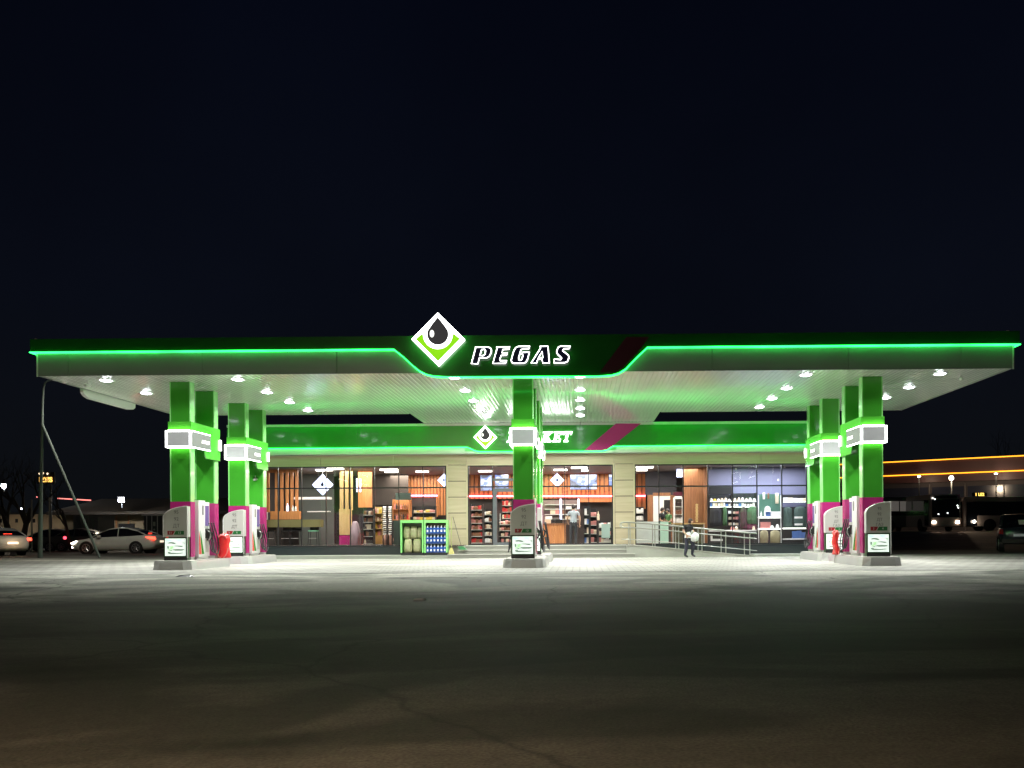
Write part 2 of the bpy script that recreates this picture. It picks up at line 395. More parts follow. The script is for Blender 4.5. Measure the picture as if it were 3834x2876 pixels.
# grey lower fascia, panels with joints
f = MB()
js = [CX0, -15.2, -11.2, -7.2] ; js2 = [3.9, 7.9, 11.2, CX1]
for a, b_ in list(zip(js, js[1:])) + [(-7.192, -3.2), (-3.192, .8), (.808, 3.9)] + list(zip(js2, js2[1:])):
    f.box(a + .006, CY0, ZB - .01, b_ - .006, CY0 + .04, ZL)
for x in (CX0, CX1 - .04):
    for a, b_ in zip([27.65, 31, 34.5], [31, 34.5, CY1]): f.box(x, a, ZB - .01, x + .04, b_ - .012, ZL)
for a, b_ in ((CX0, LX0 - .01), (LX1 + .01, CX1)): f.box(a, CY1 + .005, ZB - .01, b_, CY1 + .045, ZL)
f.build('fascia', M_grey, can)
# upper green band, proud of the grey
f = MB()
gx0, gx1 = CX0 - .13, CX1 + .13
def xz(u, v): return P(u, v, 27.45)
cpts = [xz(1475, 1306), xz(1510, 1335), xz(1548, 1370), xz(1572, 1389), xz(1596, 1401), xz(1625, 1408), xz(1680, 1411), xz(2240, 1408), xz(2290, 1404), xz(2318, 1396), xz(2342, 1381), xz(2380, 1341), xz(2424, 1300)]
band = [(gx0, ZT)] + [(gx0, ZL)] + [(cpts[0][0], ZL)] + cpts[1:-1] + [(cpts[-1][0], ZL)] + [(gx1, ZL), (gx1, ZT)]
f.prism([(p[0], p[1]) for p in band][::-1], 27.45, 27.58)
f.box(gx0, 27.585, ZL, gx0 + .11, CY1 + .1, ZT); f.box(gx1 - .11, 27.585, ZL, gx1, CY1 + .1, ZT)
for a, b_ in ((gx0 + .115, LX0 - .01), (LX1 + .01, gx1 - .115)): f.box(a, CY1 + .05, ZL, b_, CY1 + .12, ZT)
f.build('green_band', M_greenfas, can)
# magenta slash on the band
sl = [xz(2245, 1395), xz(2345, 1262), xz(2430, 1262), xz(2395, 1310), xz(2330, 1378), xz(2300, 1395)]
shape('colour_stripe', [sl], 27.443, .006, M_stripe, can)
# neon strip round the lower edge of the band
f = MB()
line = [(gx0, ZL)] + [(cpts[0][0], ZL)] + cpts[1:-1] + [(cpts[-1][0], ZL), (gx1, ZL)]
f.tube([(p[0], 27.435, p[1] - .010) for p in line], .015, 6); f.tube([(p[0], 27.545, p[1] - .022) for p in line], .012, 6)
f.tube([(gx0 - .01, 27.44, ZL - .012), (gx0 - .01, CY1, ZL - .012)], .016, 6); f.tube([(gx1 + .01, 27.44, ZL - .012), (gx1 + .01, CY1, ZL - .012)], .022, 6)
f.build('neon_strip', M_led, can); f = MB()
f.tube([(gx0, CY1 + .15, ZL - .3), (LX0 - .06, CY1 + .15, ZL - .3), (LX0 - .06, LY1 - .3, ZL - .3)], .028, 6); f.build('rear_neon_strip', M_led2, can)
f = MB(); f.tube([(gx1, CY1 + .15, ZL - .3), (LX1 + .06, CY1 + .15, ZL - .3), (LX1 + .06, LY1 - .3, ZL - .3)], .028, 6); f.build('rear_neon_strip', M_led2, can)
# curved drop panel of the left side, its white back seen below the edge
f = MB()
pr = [(30.2, ZL), (30.2, 5.72), (30.35, 5.62), (30.6, 5.56), (33.3, 5.56), (33.6, 5.6), (33.75, 5.68), (33.8, ZL)]
f.prism(pr, CX0 - .13, CX0 - .02, 'x'); f.build('side_panel', M_white, can)
# joint sealing strips / brackets at corners
f = MB(); f.box(CX0 - .02, CY0 - .02, ZB - .03, CX0 + .02, CY0 + .0, ZL - .02); f.build('corner_trim', M_white, can); f = MB(); f.box(CX1 - .02, CY0 - .02, ZB - .03, CX1 + .02, CY0, ZL - .02); f.build('corner_trim', M_white, can)
for x in (gx0 + .05, gx1 - .3): f = MB(); f.box(x, 27.6, ZT, x + .06, 27.66, ZT + .05); f.build('bracket', M_steel, can)

# ceiling lamps
lp = None; nl = 0
LIG = [(x, y) for x in (-14.5, -10.45, -3.82, 0.0, 6.85, 10.9) for y in (28.45, 31.1, 33.5, 35.8)] + [(-3.8, 38.0), (0, 38.0)]
cname = {-14.5: 'leftmost column', -10.45: 'second column from the left', -3.82: 'column left of the centre pillar', -3.8: 'column left of the centre pillar', 0.0: 'column right of the centre pillar', 0: 'column right of the centre pillar', 6.85: 'second column from the right', 10.9: 'rightmost column'}
for (x, y) in LIG:
    r = {28.45: 'front', 31.1: 'second', 33.5: 'third', 35.8: 'fourth', 38.0: 'rearmost'}[y]
    lab = 'square white canopy lamp, %s one of the %s' % (r, cname[x])
    if lp is None:
        lp = thing('ceiling_lamp', lab, 'ceiling lamp', (x, y, CEIL - .03), 'square lamps under the canopy')
        f = MB(); f.box(x - .19, y - .19, CEIL - .022, x + .19, y - .155, CEIL - .004); f.box(x - .19, y + .155, CEIL - .022, x + .19, y + .19, CEIL - .004)
        f.box(x - .19, y - .155, CEIL - .022, x - .155, y + .155, CEIL - .004); f.box(x + .155, y - .155, CEIL - .022, x + .19, y + .155, CEIL - .004)
        f.build('frame', M_white, lp)
        f = MB(); f.ball((x, y, CEIL - .006), .17, 16, (1, 1, .28)); f.build('lens', M_lens, lp)
        area('lamp_light', x, y, CEIL - .062, .30, .30, 178, (.985, 1, .97), parent=lp, spread=148)
    else: copy_tree(lp, x - lp.location.x, y - lp.location.y, 0, lab)

# ---------------- islands
def island(cx, y0, lab):
    t = thing('pump_island', lab, 'pump island', (cx, y0 + 1.6, 0), 'raised metal clad islands under the pumps')
    h = .27
    def ring(o, z): 
        a = .635 + o; c = .28
        return [(cx - a + c, y0 - o, z), (cx + a - c, y0 - o, z), (cx + a - .07, y0 + .12, z), (cx + a, y0 + c + .1, z), (cx + a, y0 + 3.0, z), (cx + a - .1, y0 + 3.22 + o, z), (cx - a + .1, y0 + 3.22 + o, z), (cx - a, y0 + 3.0, z), (cx - a, y0 + c + .1, z), (cx - a + .07, y0 + .12, z)]
    f = MB(); f.loft([ring(.03, .005), ring(0, h * .8), ring(-.012, h)]); f.build('kerb_cladding', M_steel, t)
    f = MB(); f.loft([ring(-.05, h + .002), ring(-.05, h + .012)]); f.build('top_slab', M_conc, t)
    return t
def pillar(cx, y0, lab):
    t = thing('canopy_pillar', lab, 'pillar', (cx, y0 + .16, 0), 'green pillars holding up the canopy')
    w = .32
    f = MB(); f.box(cx - w + .03, y0 + .006, 2.1, cx + w - .03, y0 + .314, CEIL - .002); f.build('shaft', M_green, t)
    f = MB()
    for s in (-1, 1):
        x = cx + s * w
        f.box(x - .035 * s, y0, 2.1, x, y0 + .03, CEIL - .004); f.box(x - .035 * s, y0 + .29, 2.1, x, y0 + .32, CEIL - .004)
        f.box(x - .02 * s, y0 + .032, 2.1, x - .004 * s, y0 + .288, CEIL - .004)  # side faces paler than the shaft: light falling on them put into the colour
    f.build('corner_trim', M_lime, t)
    f = MB(); f.box(cx - w, y0, .38, cx + w, y0 + .32, 2.096); f.build('lower_panel', M_magenta, t)
    f = MB(); f.box(cx - w + .02, y0 + .02, .28, cx + w - .02, y0 + .3, .376); f.build('base_plate', M_steel, t)
    return t
LETTERS = {  # centre lines measured on a 5.267x grid, origin at the left foot
 'P': [[(205, 162), (460, 160), (505, 178), (527, 225), (517, 275), (485, 342), (432, 372), (285, 374), (262, 486), (128, 486), (215, 182)], [(335, 207), (393, 205), (412, 232), (396, 300), (365, 328), (298, 328)]],
 'E': [[(622, 162), (888, 160), (868, 205), (747, 210), (733, 275), (840, 280), (820, 322), (717, 325), (688, 400), (692, 427), (825, 427), (800, 480), (550, 482), (637, 182)]],
 'G': [[(1280, 150), (1262, 195), (1150, 198), (1105, 215), (1058, 370), (1060, 410), (1085, 425), (1120, 400), (1142, 320), (1118, 300), (1140, 265), (1268, 265), (1225, 420), (1190, 465), (1150, 480), (970, 480), (925, 465), (910, 420), (960, 240), (1000, 175), (1050, 150)]],
 'A': [[(1470, 152), (1632, 148), (1658, 476), (1528, 478), (1515, 402), (1432, 402), (1405, 478), (1300, 478), (1488, 182)], [(1520, 250), (1530, 372), (1445, 372)]],
 'S': [[(2070, 150), (2050, 195), (1945, 200), (1915, 235), (2030, 325), (2040, 375), (2010, 450), (1960, 472), (1745, 474), (1752, 400), (1880, 412), (1900, 385), (1815, 300), (1800, 255), (1830, 170), (1880, 148)]]}
def word_polys(ch, k=1.0):  # metres, origin left foot of the word
    return [[((p[0] - 125) / 5.267 / 127 * k, (482 - p[1] + (p[0] - 125) * -.004) / 5.267 / 127 * k) for p in pl] for pl in LETTERS[ch]]

def header(cx, y0, y1, lab, side=0):
    t = thing('header_sign', lab, 'sign box', (cx, (y0 + y1) / 2, 3.5), 'lit sign boxes across the pillar pairs')
    a = .36; zt, zm = 4.58, 3.86
    for s in (-1, 1):
        x = cx + s * a
        pr = [(y0, zt), (y0, 3.8), (y0 + 1.02, 3.8), (y0 + 1.07, 3.62), (y0 + 1.16, 3.52), (y1 + .05, 3.52), (y1 + .05, zt)]
        f = MB(); f.prism(pr, x, x - s * .028, 'x'); f.build('cheek', M_lgreen, t)
    f = MB(); f.box(cx - a + .029, y0, 4.33, cx + a - .029, y0 + .03, zt)
    f.box(cx - a + .029, y0 + .031, 4.45, cx + a - .029, y0 + 2.26, 4.50); f.box(cx - a + .029, y1, 3.53, cx + a - .029, y1 + .03, zt)
    f.build('beam', M_lgreen, t)
    b = .41; ye = y0 + 1.4; z0, z1 = 3.77, 4.30; th = .045
    f = MB()
    for z in (z0, z1 - th):
        f.box(cx - b, y0 - .09, z, cx + b, y0 - .005, z + th)
        for s in (-1, 1): f.box(cx + s * b, y0 - .004, z, cx + s * (a + .004), ye, z + th)
    for s in (-1, 1): f.box(cx + s * b, y0 - .09, z0 + th, cx + s * (b - .07), y0 - .02, z1 - th)
    f.build('light_frame', M_wlit, t)
    for z in (z0 - .012, z1 + .002):
        f = MB(); f.box(cx - .33, y0 - .075, z, cx + .33, y0 - .02, z + .01); f.build('edge_light', M_edge, t)
    for s in (-1, 1): f = MB(); f.box(cx + s * (a + .004), y1 - .08, 3.86, cx + s * (a + .05), y1 + .06, 4.22); f.build('end_light', M_wlit2, t)
    f = MB(); f.box(cx - b + .072, y0 - .105, z0 + th + .002, cx + b - .072, y0 - .03, z1 - th - .002)
    f.build('front_panel', mat('front_panel_grey', (.64, .66, .69), .4), t)
    for s in (-1, 1):
        f = MB(); f.box(cx + s * (b + .012), y0 - .08, z0 + th - .012, cx + s * (a + .006), ye - .03, z1 - th + .012); sp = f.build('side_panel', M_sidep, t)
        for ch in 'PEGAS':
            k = .21
            X = Matrix.Translation((cx + s * (b + .016), (ye - .12 if s < 0 else ye - .12 - 2.94 * k), 3.97)) @ Matrix.Rotation(R(90) * s, 4, 'Z')
            shape('letter', word_polys(ch, k), -.004, .008, M_wlit2, sp, X)
    return t
M_edge = glow('edge_light_lit', (.85, 1.0, .55), 16)
M_sidep = mat('side_panel_grey', (.20, .205, .20), .35, .1, .05, 2)
M_lgreen = mat('header_green', (.07, .40, .035), .25, .0, .08, .8, coat=.4)
def dispenser(cx, y0, lab, sides=(1, -1)):
    t = thing('fuel_dispenser', lab, 'fuel pump', (cx, y0 + .5, .28), 'fuel pumps on the islands')
    a = .345
    f = MB(); f.box(cx - a, y0, .36, cx + a, y0 + .52, 2.16); f.box(cx - a + .05, y0 + .524, .36, cx + a - .05, y0 + .98, 2.12); f.box(cx - .28, y0 + .05, .28, cx + .28, y0 + .92, .355)
    f.build('cabinet', M_white, t)
    for s in sides:
        x = cx + s * a
        f = MB(); f.prism([(y0 + .03, .45), (y0 + .03, 1.18), (y0 + .12, .95), (y0 + .22, .45)], x, x + s * .004, 'x'); f.build('red_stripe', M_red, t)
        f = MB(); f.prism([(y0 + .25, .45), (y0 + .14, .98), (y0 + .14, 1.2), (y0 + .42, .45)], x, x + s * .005, 'x'); f.build('green_stripe', M_green, t)
        f = MB(); f.box(x, y0 + .30, 1.70, x + s * .006, y0 + .38, 2.0); f.build('keypad', M_black, t)
        x2 = cx + s * (a - .05)
        f = MB(); f.box(x2, y0 + .55, 1.35, x2 + s * .03, y0 + .88, 2.0); f.build('display', M_disp, t)
        f = MB(); f.box(x2, y0 + .56, .95, x2 + s * .05, y0 + .94, 1.26); hb = f.build('nozzle_holder', M_black, t)
        for i in range(3):
            yy = y0 + .60 + i * .14
            f = MB(); f.tube([(x2 + s * .06, yy, 1.22 - i * .03), (x2 + s * .13, yy + .01, 1.12), (x2 + s * .12, yy + .02, .98), (x2 + s * .07, yy + .03, .88)], .022, 6, taper=[.018, .032, .026, .018])
            f.tube([(x2 + s * .14, yy + .01, 1.16), (x2 + s * .17, yy + .01, 1.04), (x2 + s * .12, yy + .02, .97)], .008, 5)
            f.build('nozzle', (M_black, M_white, M_black)[i], t)
            pts = []
            for q in range(17):
                u_ = q / 16
                pts.append((x2 + s * (.12 + .14 * math.sin(u_ * math.pi) + .02 * i), yy + .05 - .14 * math.sin(u_ * math.pi * 2) * (.5 + .3 * i), .9 - (.5 + .04 * i) * math.sin(u_ * math.pi) + .55 * u_ * u_))
            f = MB(); f.tube(pts, .02, 6); f.build('hose', M_black, t, smooth=True)
        f = MB(); f.box(x2, y0 + .56, .5, x2 + s * .012, y0 + .92, .88); 
        f.build('grille', M_board, t)
    f = MB(); f.box(cx - .20 , y0 + 1.20, 1.58, cx - .20 + .40, y0 + 1.215, 1.95); f.build('notice', M_wpaper, t)
    return t
M_disp = mat('display_violet', (.12, .08, .22), .15, emit=(.35, .25, .6), es=.25)
M_wpaper = mat('white_paper', (.75, .62, .72), .6)
M_poster = mat('poster_white', (.8, .85, .8), .4, emit=(.86, 1.0, .90), es=.95)
M_smear = mat('poster_grey_green', (.28, .36, .30), .4, emit=(.22, .30, .24), es=.6)
M_pgreen = mat('poster_green', (.45, .8, .40), .4, emit=(.45, .85, .40), es=.9)
M_paqua = mat('poster_aqua', (.5, .9, .85), .4, emit=(.5, .95, .88), es=.85)
M_dgreen = mat('board_dark_green', (.03, .075, .028), .3, coat=.4)
M_badr = mat('badge_red', (.30, .012, .02), .35)
M_badg = mat('badge_green', (.012, .14, .035), .35)
def board(cx, y0, lab, rows, nums, plain=False):
    t = thing('price_board', lab, 'information board', (cx, y0 + .1, .28), 'curved grey boards in front of the pillars')
    a = .375; X0, X1 = cx - a, cx + a
    arc = [(X0 + (1 - math.cos(q)) * .75 * 1.0, 1.60 + .34 * math.sin(q)) for q in [k * math.pi / 2 / 10 for k in range(11)]]
    f = MB(); f.prism([(X0, 1.0)] + arc + [(X1, 1.0)], y0, y0 + .2); f.build('panel', M_board, t)
    f = MB(); rim = [(X0, 1.0)] + arc + [(X1, 1.94)]
    for p, q in zip(rim, rim[1:]):
        pass
    f.tube([(p[0], y0 - .004, p[1]) for p in rim], .011, 5); f.tube([(X1 - .008, y0 - .004, 1.94), (X1 - .008, y0 - .004, .36)], .012, 5)
    f.build('edge_trim', M_white, t)
    f = MB(); f.box(X0 + .01, y0 + .012, .30, X1 - .02, y0 + .19, .995); f.build('cabinet', M_dgreen, t)
    f = MB(); f.box(X0 + .015, y0 + .006, .28, X1 - .025, y0 + .011, .385); f.build('plinth', M_black, t)
    f = MB(); f.box(X0 + .055, y0 - .004, .425, X1 - .07, y0 + .010, .955); po = f.build('poster', M_poster, t)
    def sm(pts, m, k=1):
        q = [(X0 + .055 + p[0] * .625, .955 - p[1] * .53) for p in pts]
        shape('poster_mark', [q], y0 - .0045 - .001 * k, .001 * k, m, po)
    sm([(.15, .22), (.3, .2), (.45, .22), (.58, .32), (.45, .32), (.3, .29), (.15, .3)], M_smear)
    sm([(.45, .42), (.65, .40), (.85, .42), (.9, .47), (.8, .5), (.6, .46), (.45, .45)], M_smear)
    sm([(.84, .2), (.97, .24), (.98, .33), (.9, .28)], M_smear)
    sm([(.38, .62), (.6, .60), (.92, .61), (.97, .66), (.85, .71), (.5, .71), (.4, .68)], M_smear)
    sm([(.12, .78), (.2, .75), (.3, .81), (.6, .84), (.85, .81), (.92, .86), (.6, .9), (.25, .91), (.12, .86)], M_smear)
    sm([(.1, .42), (.18, .42), (.2, .55), (.16, .62), (.1, .58)], M_smear); sm([(.24, .45), (.4, .42), (.42, .55), (.34, .62), (.2, .68), (.12, .66), (.25, .56)], M_pgreen)
    sm([(.2, .68), (.36, .66), (.34, .73), (.22, .72)], M_smear, 2); sm([(.6, .05), (.78, .06), (.8, .11), (.68, .15), (.6, .1)], M_paqua); sm([(.04, .06), (.3, .08), (.28, .14), (.05, .16)], M_paqua)
    if not plain:
        zs = [1.74, 1.57, 1.40, 1.25][:len(rows)] if len(rows) == 4 else [1.76, 1.55, 1.34]
        for s_, z in zip(rows, zs): text(s_, .15 if len(rows) == 3 else .125, M_text, t, front(cx + .03, y0 - .003, z), 'lettering')
        f = MB(); f.prism([(X0 + .13, 1.07), (X0 + .13, 1.19), (X0 + .36, 1.19), (X0 + .30, 1.07)], y0 - .006, y0 - .001); q = f.build('badge', M_badr, t)
        if nums[0] == '3': pass
        text(nums[0], .10, M_board, q, front(X0 + .22, y0 - .008, 1.13), 'number')
        f = MB(); f.prism([(X0 + .325, 1.07), (X0 + .385, 1.19), (X0 + .64, 1.19), (X0 + .64, 1.07)], y0 - .006, y0 - .001); q = f.build('badge', M_badg, t)
        text(nums[1], .10, M_board, q, front(X0 + .50, y0 - .008, 1.13), 'number')
    return t
IX = [(-12.43, 'left'), (-1.77, 'middle'), (9.0, 'right')]
INFO = {('left', 0): (['95', '92', 'ДТ'], ('11', '12')), ('left', 1): (['95', '92', 'ДТ'], ('5', '6')), ('middle', 0): (['95', '92', 'ДТ'], ('9', '10')), ('middle', 1): (['95', '92', 'ДТ'], ('7', '8')),
        ('right', 0): (['95', '92', 'ДТ', 'ГАЗ'], ('3', '4')), ('right', 1): (['95', '92', 'ДТ', 'ГАЗ'], ('1', '2'))}
for cx, nm in IX:
    for k, (dy, fr) in enumerate(((0, 'front'), (4.8, 'rear'))):
        s = '%s %s' % (fr, nm)
        island(cx + .04, 28.1 + dy, 'steel clad island of the %s pump, with rounded kerb' % s)
        pillar(cx, 28.9 + dy, 'green and magenta pillar nearest the camera on the %s island' % s)
        pillar(cx, 30.8 + dy - (.02 if k else 0), 'green and magenta pillar behind the pump on the %s island' % s)
        header(cx, 28.86 + dy, 31.14 + dy, 'white lit sign box above the %s pump' % s)
        dispenser(cx, 29.42 + dy, 'white fuel pump with black hoses on the %s island' % s)
        rows, nums = INFO[(nm, k)]
        board(cx + (.05 if nm == 'right' else 0), 28.52 + dy, 'grey board with lit car poster at the end of the %s island' % s, rows, nums)

M_strap = mat('pink_strap', (.8, .22, .2), .4)
def red_cover(x, y, lab, w=.28):
    t = thing('extinguisher_cover', lab, 'extinguisher cover', (x, y, .28))
    rings = []
    for z, s_, k in ((.285, 1.12, 0), (.33, 1.1, .02), (.45, .95, .03), (.70, .92, -.02), (.90, .95, .02), (1.02, .88, 0), (1.08, .6, .02), (1.10, .2, 0)):
        rings.append([(x + w * s_ * math.cos(q) * (1 + .06 * math.sin(5 * q + z * 7)) + k, y + .2 * s_ * math.sin(q), z) for q in [i * math.pi / 8 for i in range(16)]])
    f = MB(); f.loft(rings); f.build('cover', M_red, t, smooth=True)
    f = MB(); f.tube([(x + w * 1.02 * math.cos(q), y - .2, .62 + .33 * math.sin(q)) for q in [i * math.pi / 10 + math.pi for i in range(11)]], .02, 6)
    f.build('strap', M_strap, t); f = MB(); f.tube([(x + w * .75 * math.cos(q), y - .19, .93 + .11 * math.sin(q)) for q in [i * math.pi / 10 for i in range(11)]], .022, 6)
    f.build('strap', M_strap, t)
    return t
red_cover(-11.93, 31.12, 'glossy red plastic cover behind the front left pump', .19)
red_cover(8.42, 31.05, 'red plastic cover beside the hoses of the front right pump', .10)

# cameras
def cctv(x, y, z, lab, down=True, k=1):
    t = thing('security_camera', lab, 'camera', (x, y, z))
    f = MB(); f.cyl((x, y, z), (x, y, z - .09 * k), .018 * k, 8); f.build('bracket', M_steel, t)
    f = MB(); f.tube([(x + .02, y + .1 * k, z - .13 * k), (x, y - .12 * k, z - .16 * k)], .045 * k, 12); f.tube([(x, y - .125 * k, z - .161 * k), (x, y - .16 * k, z - .165 * k)], .035 * k, 12); f.build('body', M_board, t)
cctv(-15.15, 28.6, CEIL - .01, 'small camera hanging under the left corner of the canopy', k=.9)
cctv(11.6, 28.6, CEIL - .01, 'small camera hanging under the right corner of the canopy', k=.9)
cctv(-12.4, 35.5, 3.3, 'small camera on the pillar of the rear left island')
# ================================================================ pegas signs on the canopy
def diamond_sign(cx, cz, y, h, lab, th=.12, hl=True):
    t = thing('logo_sign', lab, 'logo sign', (cx, y, cz))
    d = lambda k: [(cx, cz + h * k), (cx + h * k, cz), (cx, cz - h * k), (cx - h * k, cz)]
    f = MB(); f.prism(d(1.0)[::-1], y + .003, y + th); f.build('light_box', M_wlit, t)
    # white face with the green lower part and drop
    drop = []
    for k in range(33):
        q = math.pi * 2 * k / 32
        r = .40
        x = r * math.sin(q); z = -r * math.cos(q) * 1.0
        if z > 0: x *= (1 - (z / r)) ** .0 * math.cos(z / r * math.pi / 2) ** .0
        drop.append((x, z))
    # teardrop: circle below, pointed above
    pts = []
    for k in range(21):
        q = math.pi * (-.12) + math.pi * 1.24 * k / 20
        pts.append((.40 * math.cos(q), .18 - .40 * math.sin(q)))
    pts = [p for p in pts]
    c0 = pts[0]; c1 = pts[-1]
    tip = (0, .82)
    full = [tip, (.10, .70), (.24, .52)] + pts + [(-.24, .52), (-.10, .70)]
    H = lambda L: [(cx + p[0] * h, cz + p[1] * h) for p in L]
    # green chevron
    arc = [(.56 * math.cos(q), .18 - .56 * math.sin(q)) for q in [.05 + (math.pi - .1) * k / 16 for k in range(17)]]
    gre = [(.84, -.0), (.60, .20)] + [a for a in arc] + [(-.60, .20), (-.84, 0), (0, -.84)]
    shape('green_field', [H(gre)], y - .006, .008, M_glime, t)
    shape('drop', [H(full)], y - .010, .012, M_dropm, t)
    f = MB(); f.prism([(cx + h * (-.22 + .085 * math.cos(q)), cz + h * (.20 + .14 * math.sin(q))) for q in [k * math.pi / 8 for k in range(16)]], y - .014, y - .0105); f.build('highlight', M_wlit2, t)
    return t
M_dropm = mat('drop_black', (.02, .02, .026), .35, emit=(.05, .05, .055), es=.6)
x, z = P(1641, 1271.6, 27.3)
diamond_sign(x, z, 27.22, .775, 'white lit diamond with black drop at the top of the canopy', .2)
x0, z0 = P(1740 + 125 / 5.267, 1270 + 482 / 5.267, 27.3)
sg = thing('lettering_sign', 'dark PEGAS letters with glowing white outlines on canopy front', 'lettering sign', (x0 + 1.5, 27.3, z0))
for ch in 'PEGAS':
    polys = [[(x0 + p[0], z0 + p[1]) for p in pl] for pl in word_polys(ch)]
    lt = shape('letter', polys, 27.31, .10, M_navy, sg)
    f = MB()
    for pl in polys: f.tube([(p[0], 27.30, p[1]) for p in pl], .0145, 6, closed=True)
    f.build('outline', M_wlit, lt)

# ================================================================ shop building
FY, WY = 40.45, 40.8            # fascia face, window wall
BX0, BX1, BYB = -15.35, 10.75, 49.0
FL, ZW0, ZW1 = .52, PZ(2045, WY, 1700), PZ(1744, WY, 1700)
shop = thing('shop_building', 'low beige shop with green lit fascia and tall windows', 'building', (-2.3, 44, 0))
ztop = 5.81
f = MB()
for a, b_ in ((BX0, LX0 - .004), (LX1 + .004, BX1)):
    f.box(a, FY, 4.785, b_, FY + .12, 5.70)
f.box(BX0, FY + .12, 4.50, BX0 + .1, BYB, 5.70); f.box(BX1 - .1, FY + .12, 4.50, BX1, BYB, 5.70)
zlo = PZ(1690, FY, 2000)
mid = [P(1748, 1674, FY), P(1762, 1679, FY), P(1778, 1687, FY), P(1797, 1690.5, FY), P(2256, 1688, FY), P(2274, 1684, FY), P(2287, 1675, FY), P(2297, 1667, FY)]
mm = [(LX0, 5.70), (LX0, 4.785), (mid[0][0], 4.785)] + [(p[0], p[1]) for p in mid[1:-1]] + [(mid[-1][0], 4.785), (LX1, 4.785), (LX1, 5.70)]
f.prism(mm, FY - .03, FY + .12)
f.build('green_fascia', M_gshop := mat('shop_green', (.02, .24, .018), .22, .0, .16, .5, bump=.2, bs=1.2, coat=.35), shop)
sl = [P(2186, 1688, FY), P(2306, 1586, FY), P(2400, 1586, FY), P(2277, 1683, FY), P(2262, 1688, FY)]
shape('colour_stripe', [sl], FY - .036, .005, M_magenta, shop)
f = MB()
for a, b_ in ((BX0 + .0, -9.4), (-9.39, LX0 - .3), (LX0 - .29, 0), (.01, LX1 - .05), (LX1 - .04, 7), (7.01, BX1)):
    f.box(a, FY - .035, 5.705, b_ - .008, FY + .14, ztop)
    
f.build('top_trim', M_board, shop)
f = MB()
for a, b_ in ((BX0, -9.4), (-9.392, -5.0), (mid[-1][0] + .1, 5.5), (5.508, BX1)): f.box(a, FY + .01, 4.50, b_ - .008, FY + .16, 4.775)
f.box(-4.99, FY + .01, 4.50, mid[-1][0] + .09, FY + .16, 4.60)
f.box(-5.1, FY + .165, 4.50, mid[-1][0] + .2, FY + .19, 4.80)
f.build('lower_trim', M_white, shop)
f = MB()
ln = [(BX0, 4.77), (mid[0][0], 4.77)] + [(p[0], p[1] - .015) for p in mid[1:-1]] + [(mid[-1][0], 4.77), (BX1, 4.77)]
f.tube([(p[0], FY - .045, p[1]) for p in ln], .022, 6); f.build('neon_strip', M_led, shop)
# roof / ceiling / back / floor
f = MB(); f.box(BX0 + .12, FY + .2, 4.55, BX1 - .12, BYB, 5.6); f.build('roof', M_dark, shop)
f = MB(); f.box(BX0 + .1, FY + .17, 4.475, BX1 - .1, WY + .2, 4.495); f.build('soffit', M_board, shop)
# beige wall above the windows with vertical joints, pilasters with horizontal joints
wl = [BX0, PX(1203, WY), PX(1475, WY), PX(1748, WY), PX(2300, WY), PX(2573, WY), PX(2850, WY), BX1]
f = MB()
for a, b_ in zip(wl, wl[1:]): f.box(a + .006, WY - .06, ZW1 + .04, b_ - .006, WY + .1, 4.47)
pil = [(PX(1676, WY), PX(1747, WY)), (PX(2304, WY), PX(2374, WY))]
for a, b_ in pil:
    zz = [FL] + [FL + .02 + .695 * k for k in range(1, 5)] + [ZW1 + .03]
    for z0_, z1_ in zip(zz, zz[1:]): f.box(a, WY - .05, z0_ + .018, b_, WY + .1, z1_ - .012)
f.box(BX0, WY - .05, 0, PX(958, WY), WY + .1, ZW1 + .03); f.box(PX(3062, WY), WY - .05, 0, BX1, WY + .1, ZW1 + .03)
f.build('cladding', M_beige, shop)
f = MB(); f.box(BX0 + .05, WY + .105, 0, BX0 + .2, BYB, 4.47); f.box(BX1 - .2, WY + .105, 0, BX1 - .05, BYB, 4.47); f.box(BX0 + .2, BYB - .1, 0, BX1 - .2, BYB, 4.47)
f.build('wall', M_wdk, shop)
f = MB()
for a, b_ in pil: f.box(a + .01, WY - .03, FL, b_ - .01, WY + .08, ZW1 + .03)
f.build('joint_backing', M_dark, shop)
f = MB()
WIN = [(PX(960, WY), PX(1673, WY), ZW0), (PX(1753, WY), PX(2296, WY), FL + .02), (PX(2378, WY), PX(3060, WY), ZW0)]
for a, b_, z0_ in WIN:
    f.box(a - .07, WY - .09, ZW1 - .0, b_ + .07, WY - .062, ZW1 + .055)
    f.box(a - .07, WY - .09, z0_, a, WY - .055, ZW1 - .002); f.box(b_, WY - .09, z0_, b_ + .07, WY - .055, ZW1 - .002)
f.build('window_surround', mat('pale_beige', (.55, .48, .32), .5), shop)
for a, b_ in ((PX(958, WY), pil[0][0]), (pil[1][1], PX(3062, WY))):
    f = MB(); f.box(a + .005, WY - .1, 0.0, b_ - .005, WY + .1, ZW0 - .01)
    f.build('plinth', mat('plinth_dark', (.022, .03, .034), .3, coat=.4), shop)
f = MB(); f.box(BX0 + .2, WY + .1, .0, BX1 - .2, BYB - .1, FL - .03); f.build('floor', mat('shop_floor', (.30, .27, .24), .25), shop)
f = MB(); f.box(BX0 + .2, WY + .1, 4.06, BX1 - .2, BYB - .1, 4.12); f.build('interior_ceiling', mat('shop_ceiling', (.14, .12, .11), .7), shop)
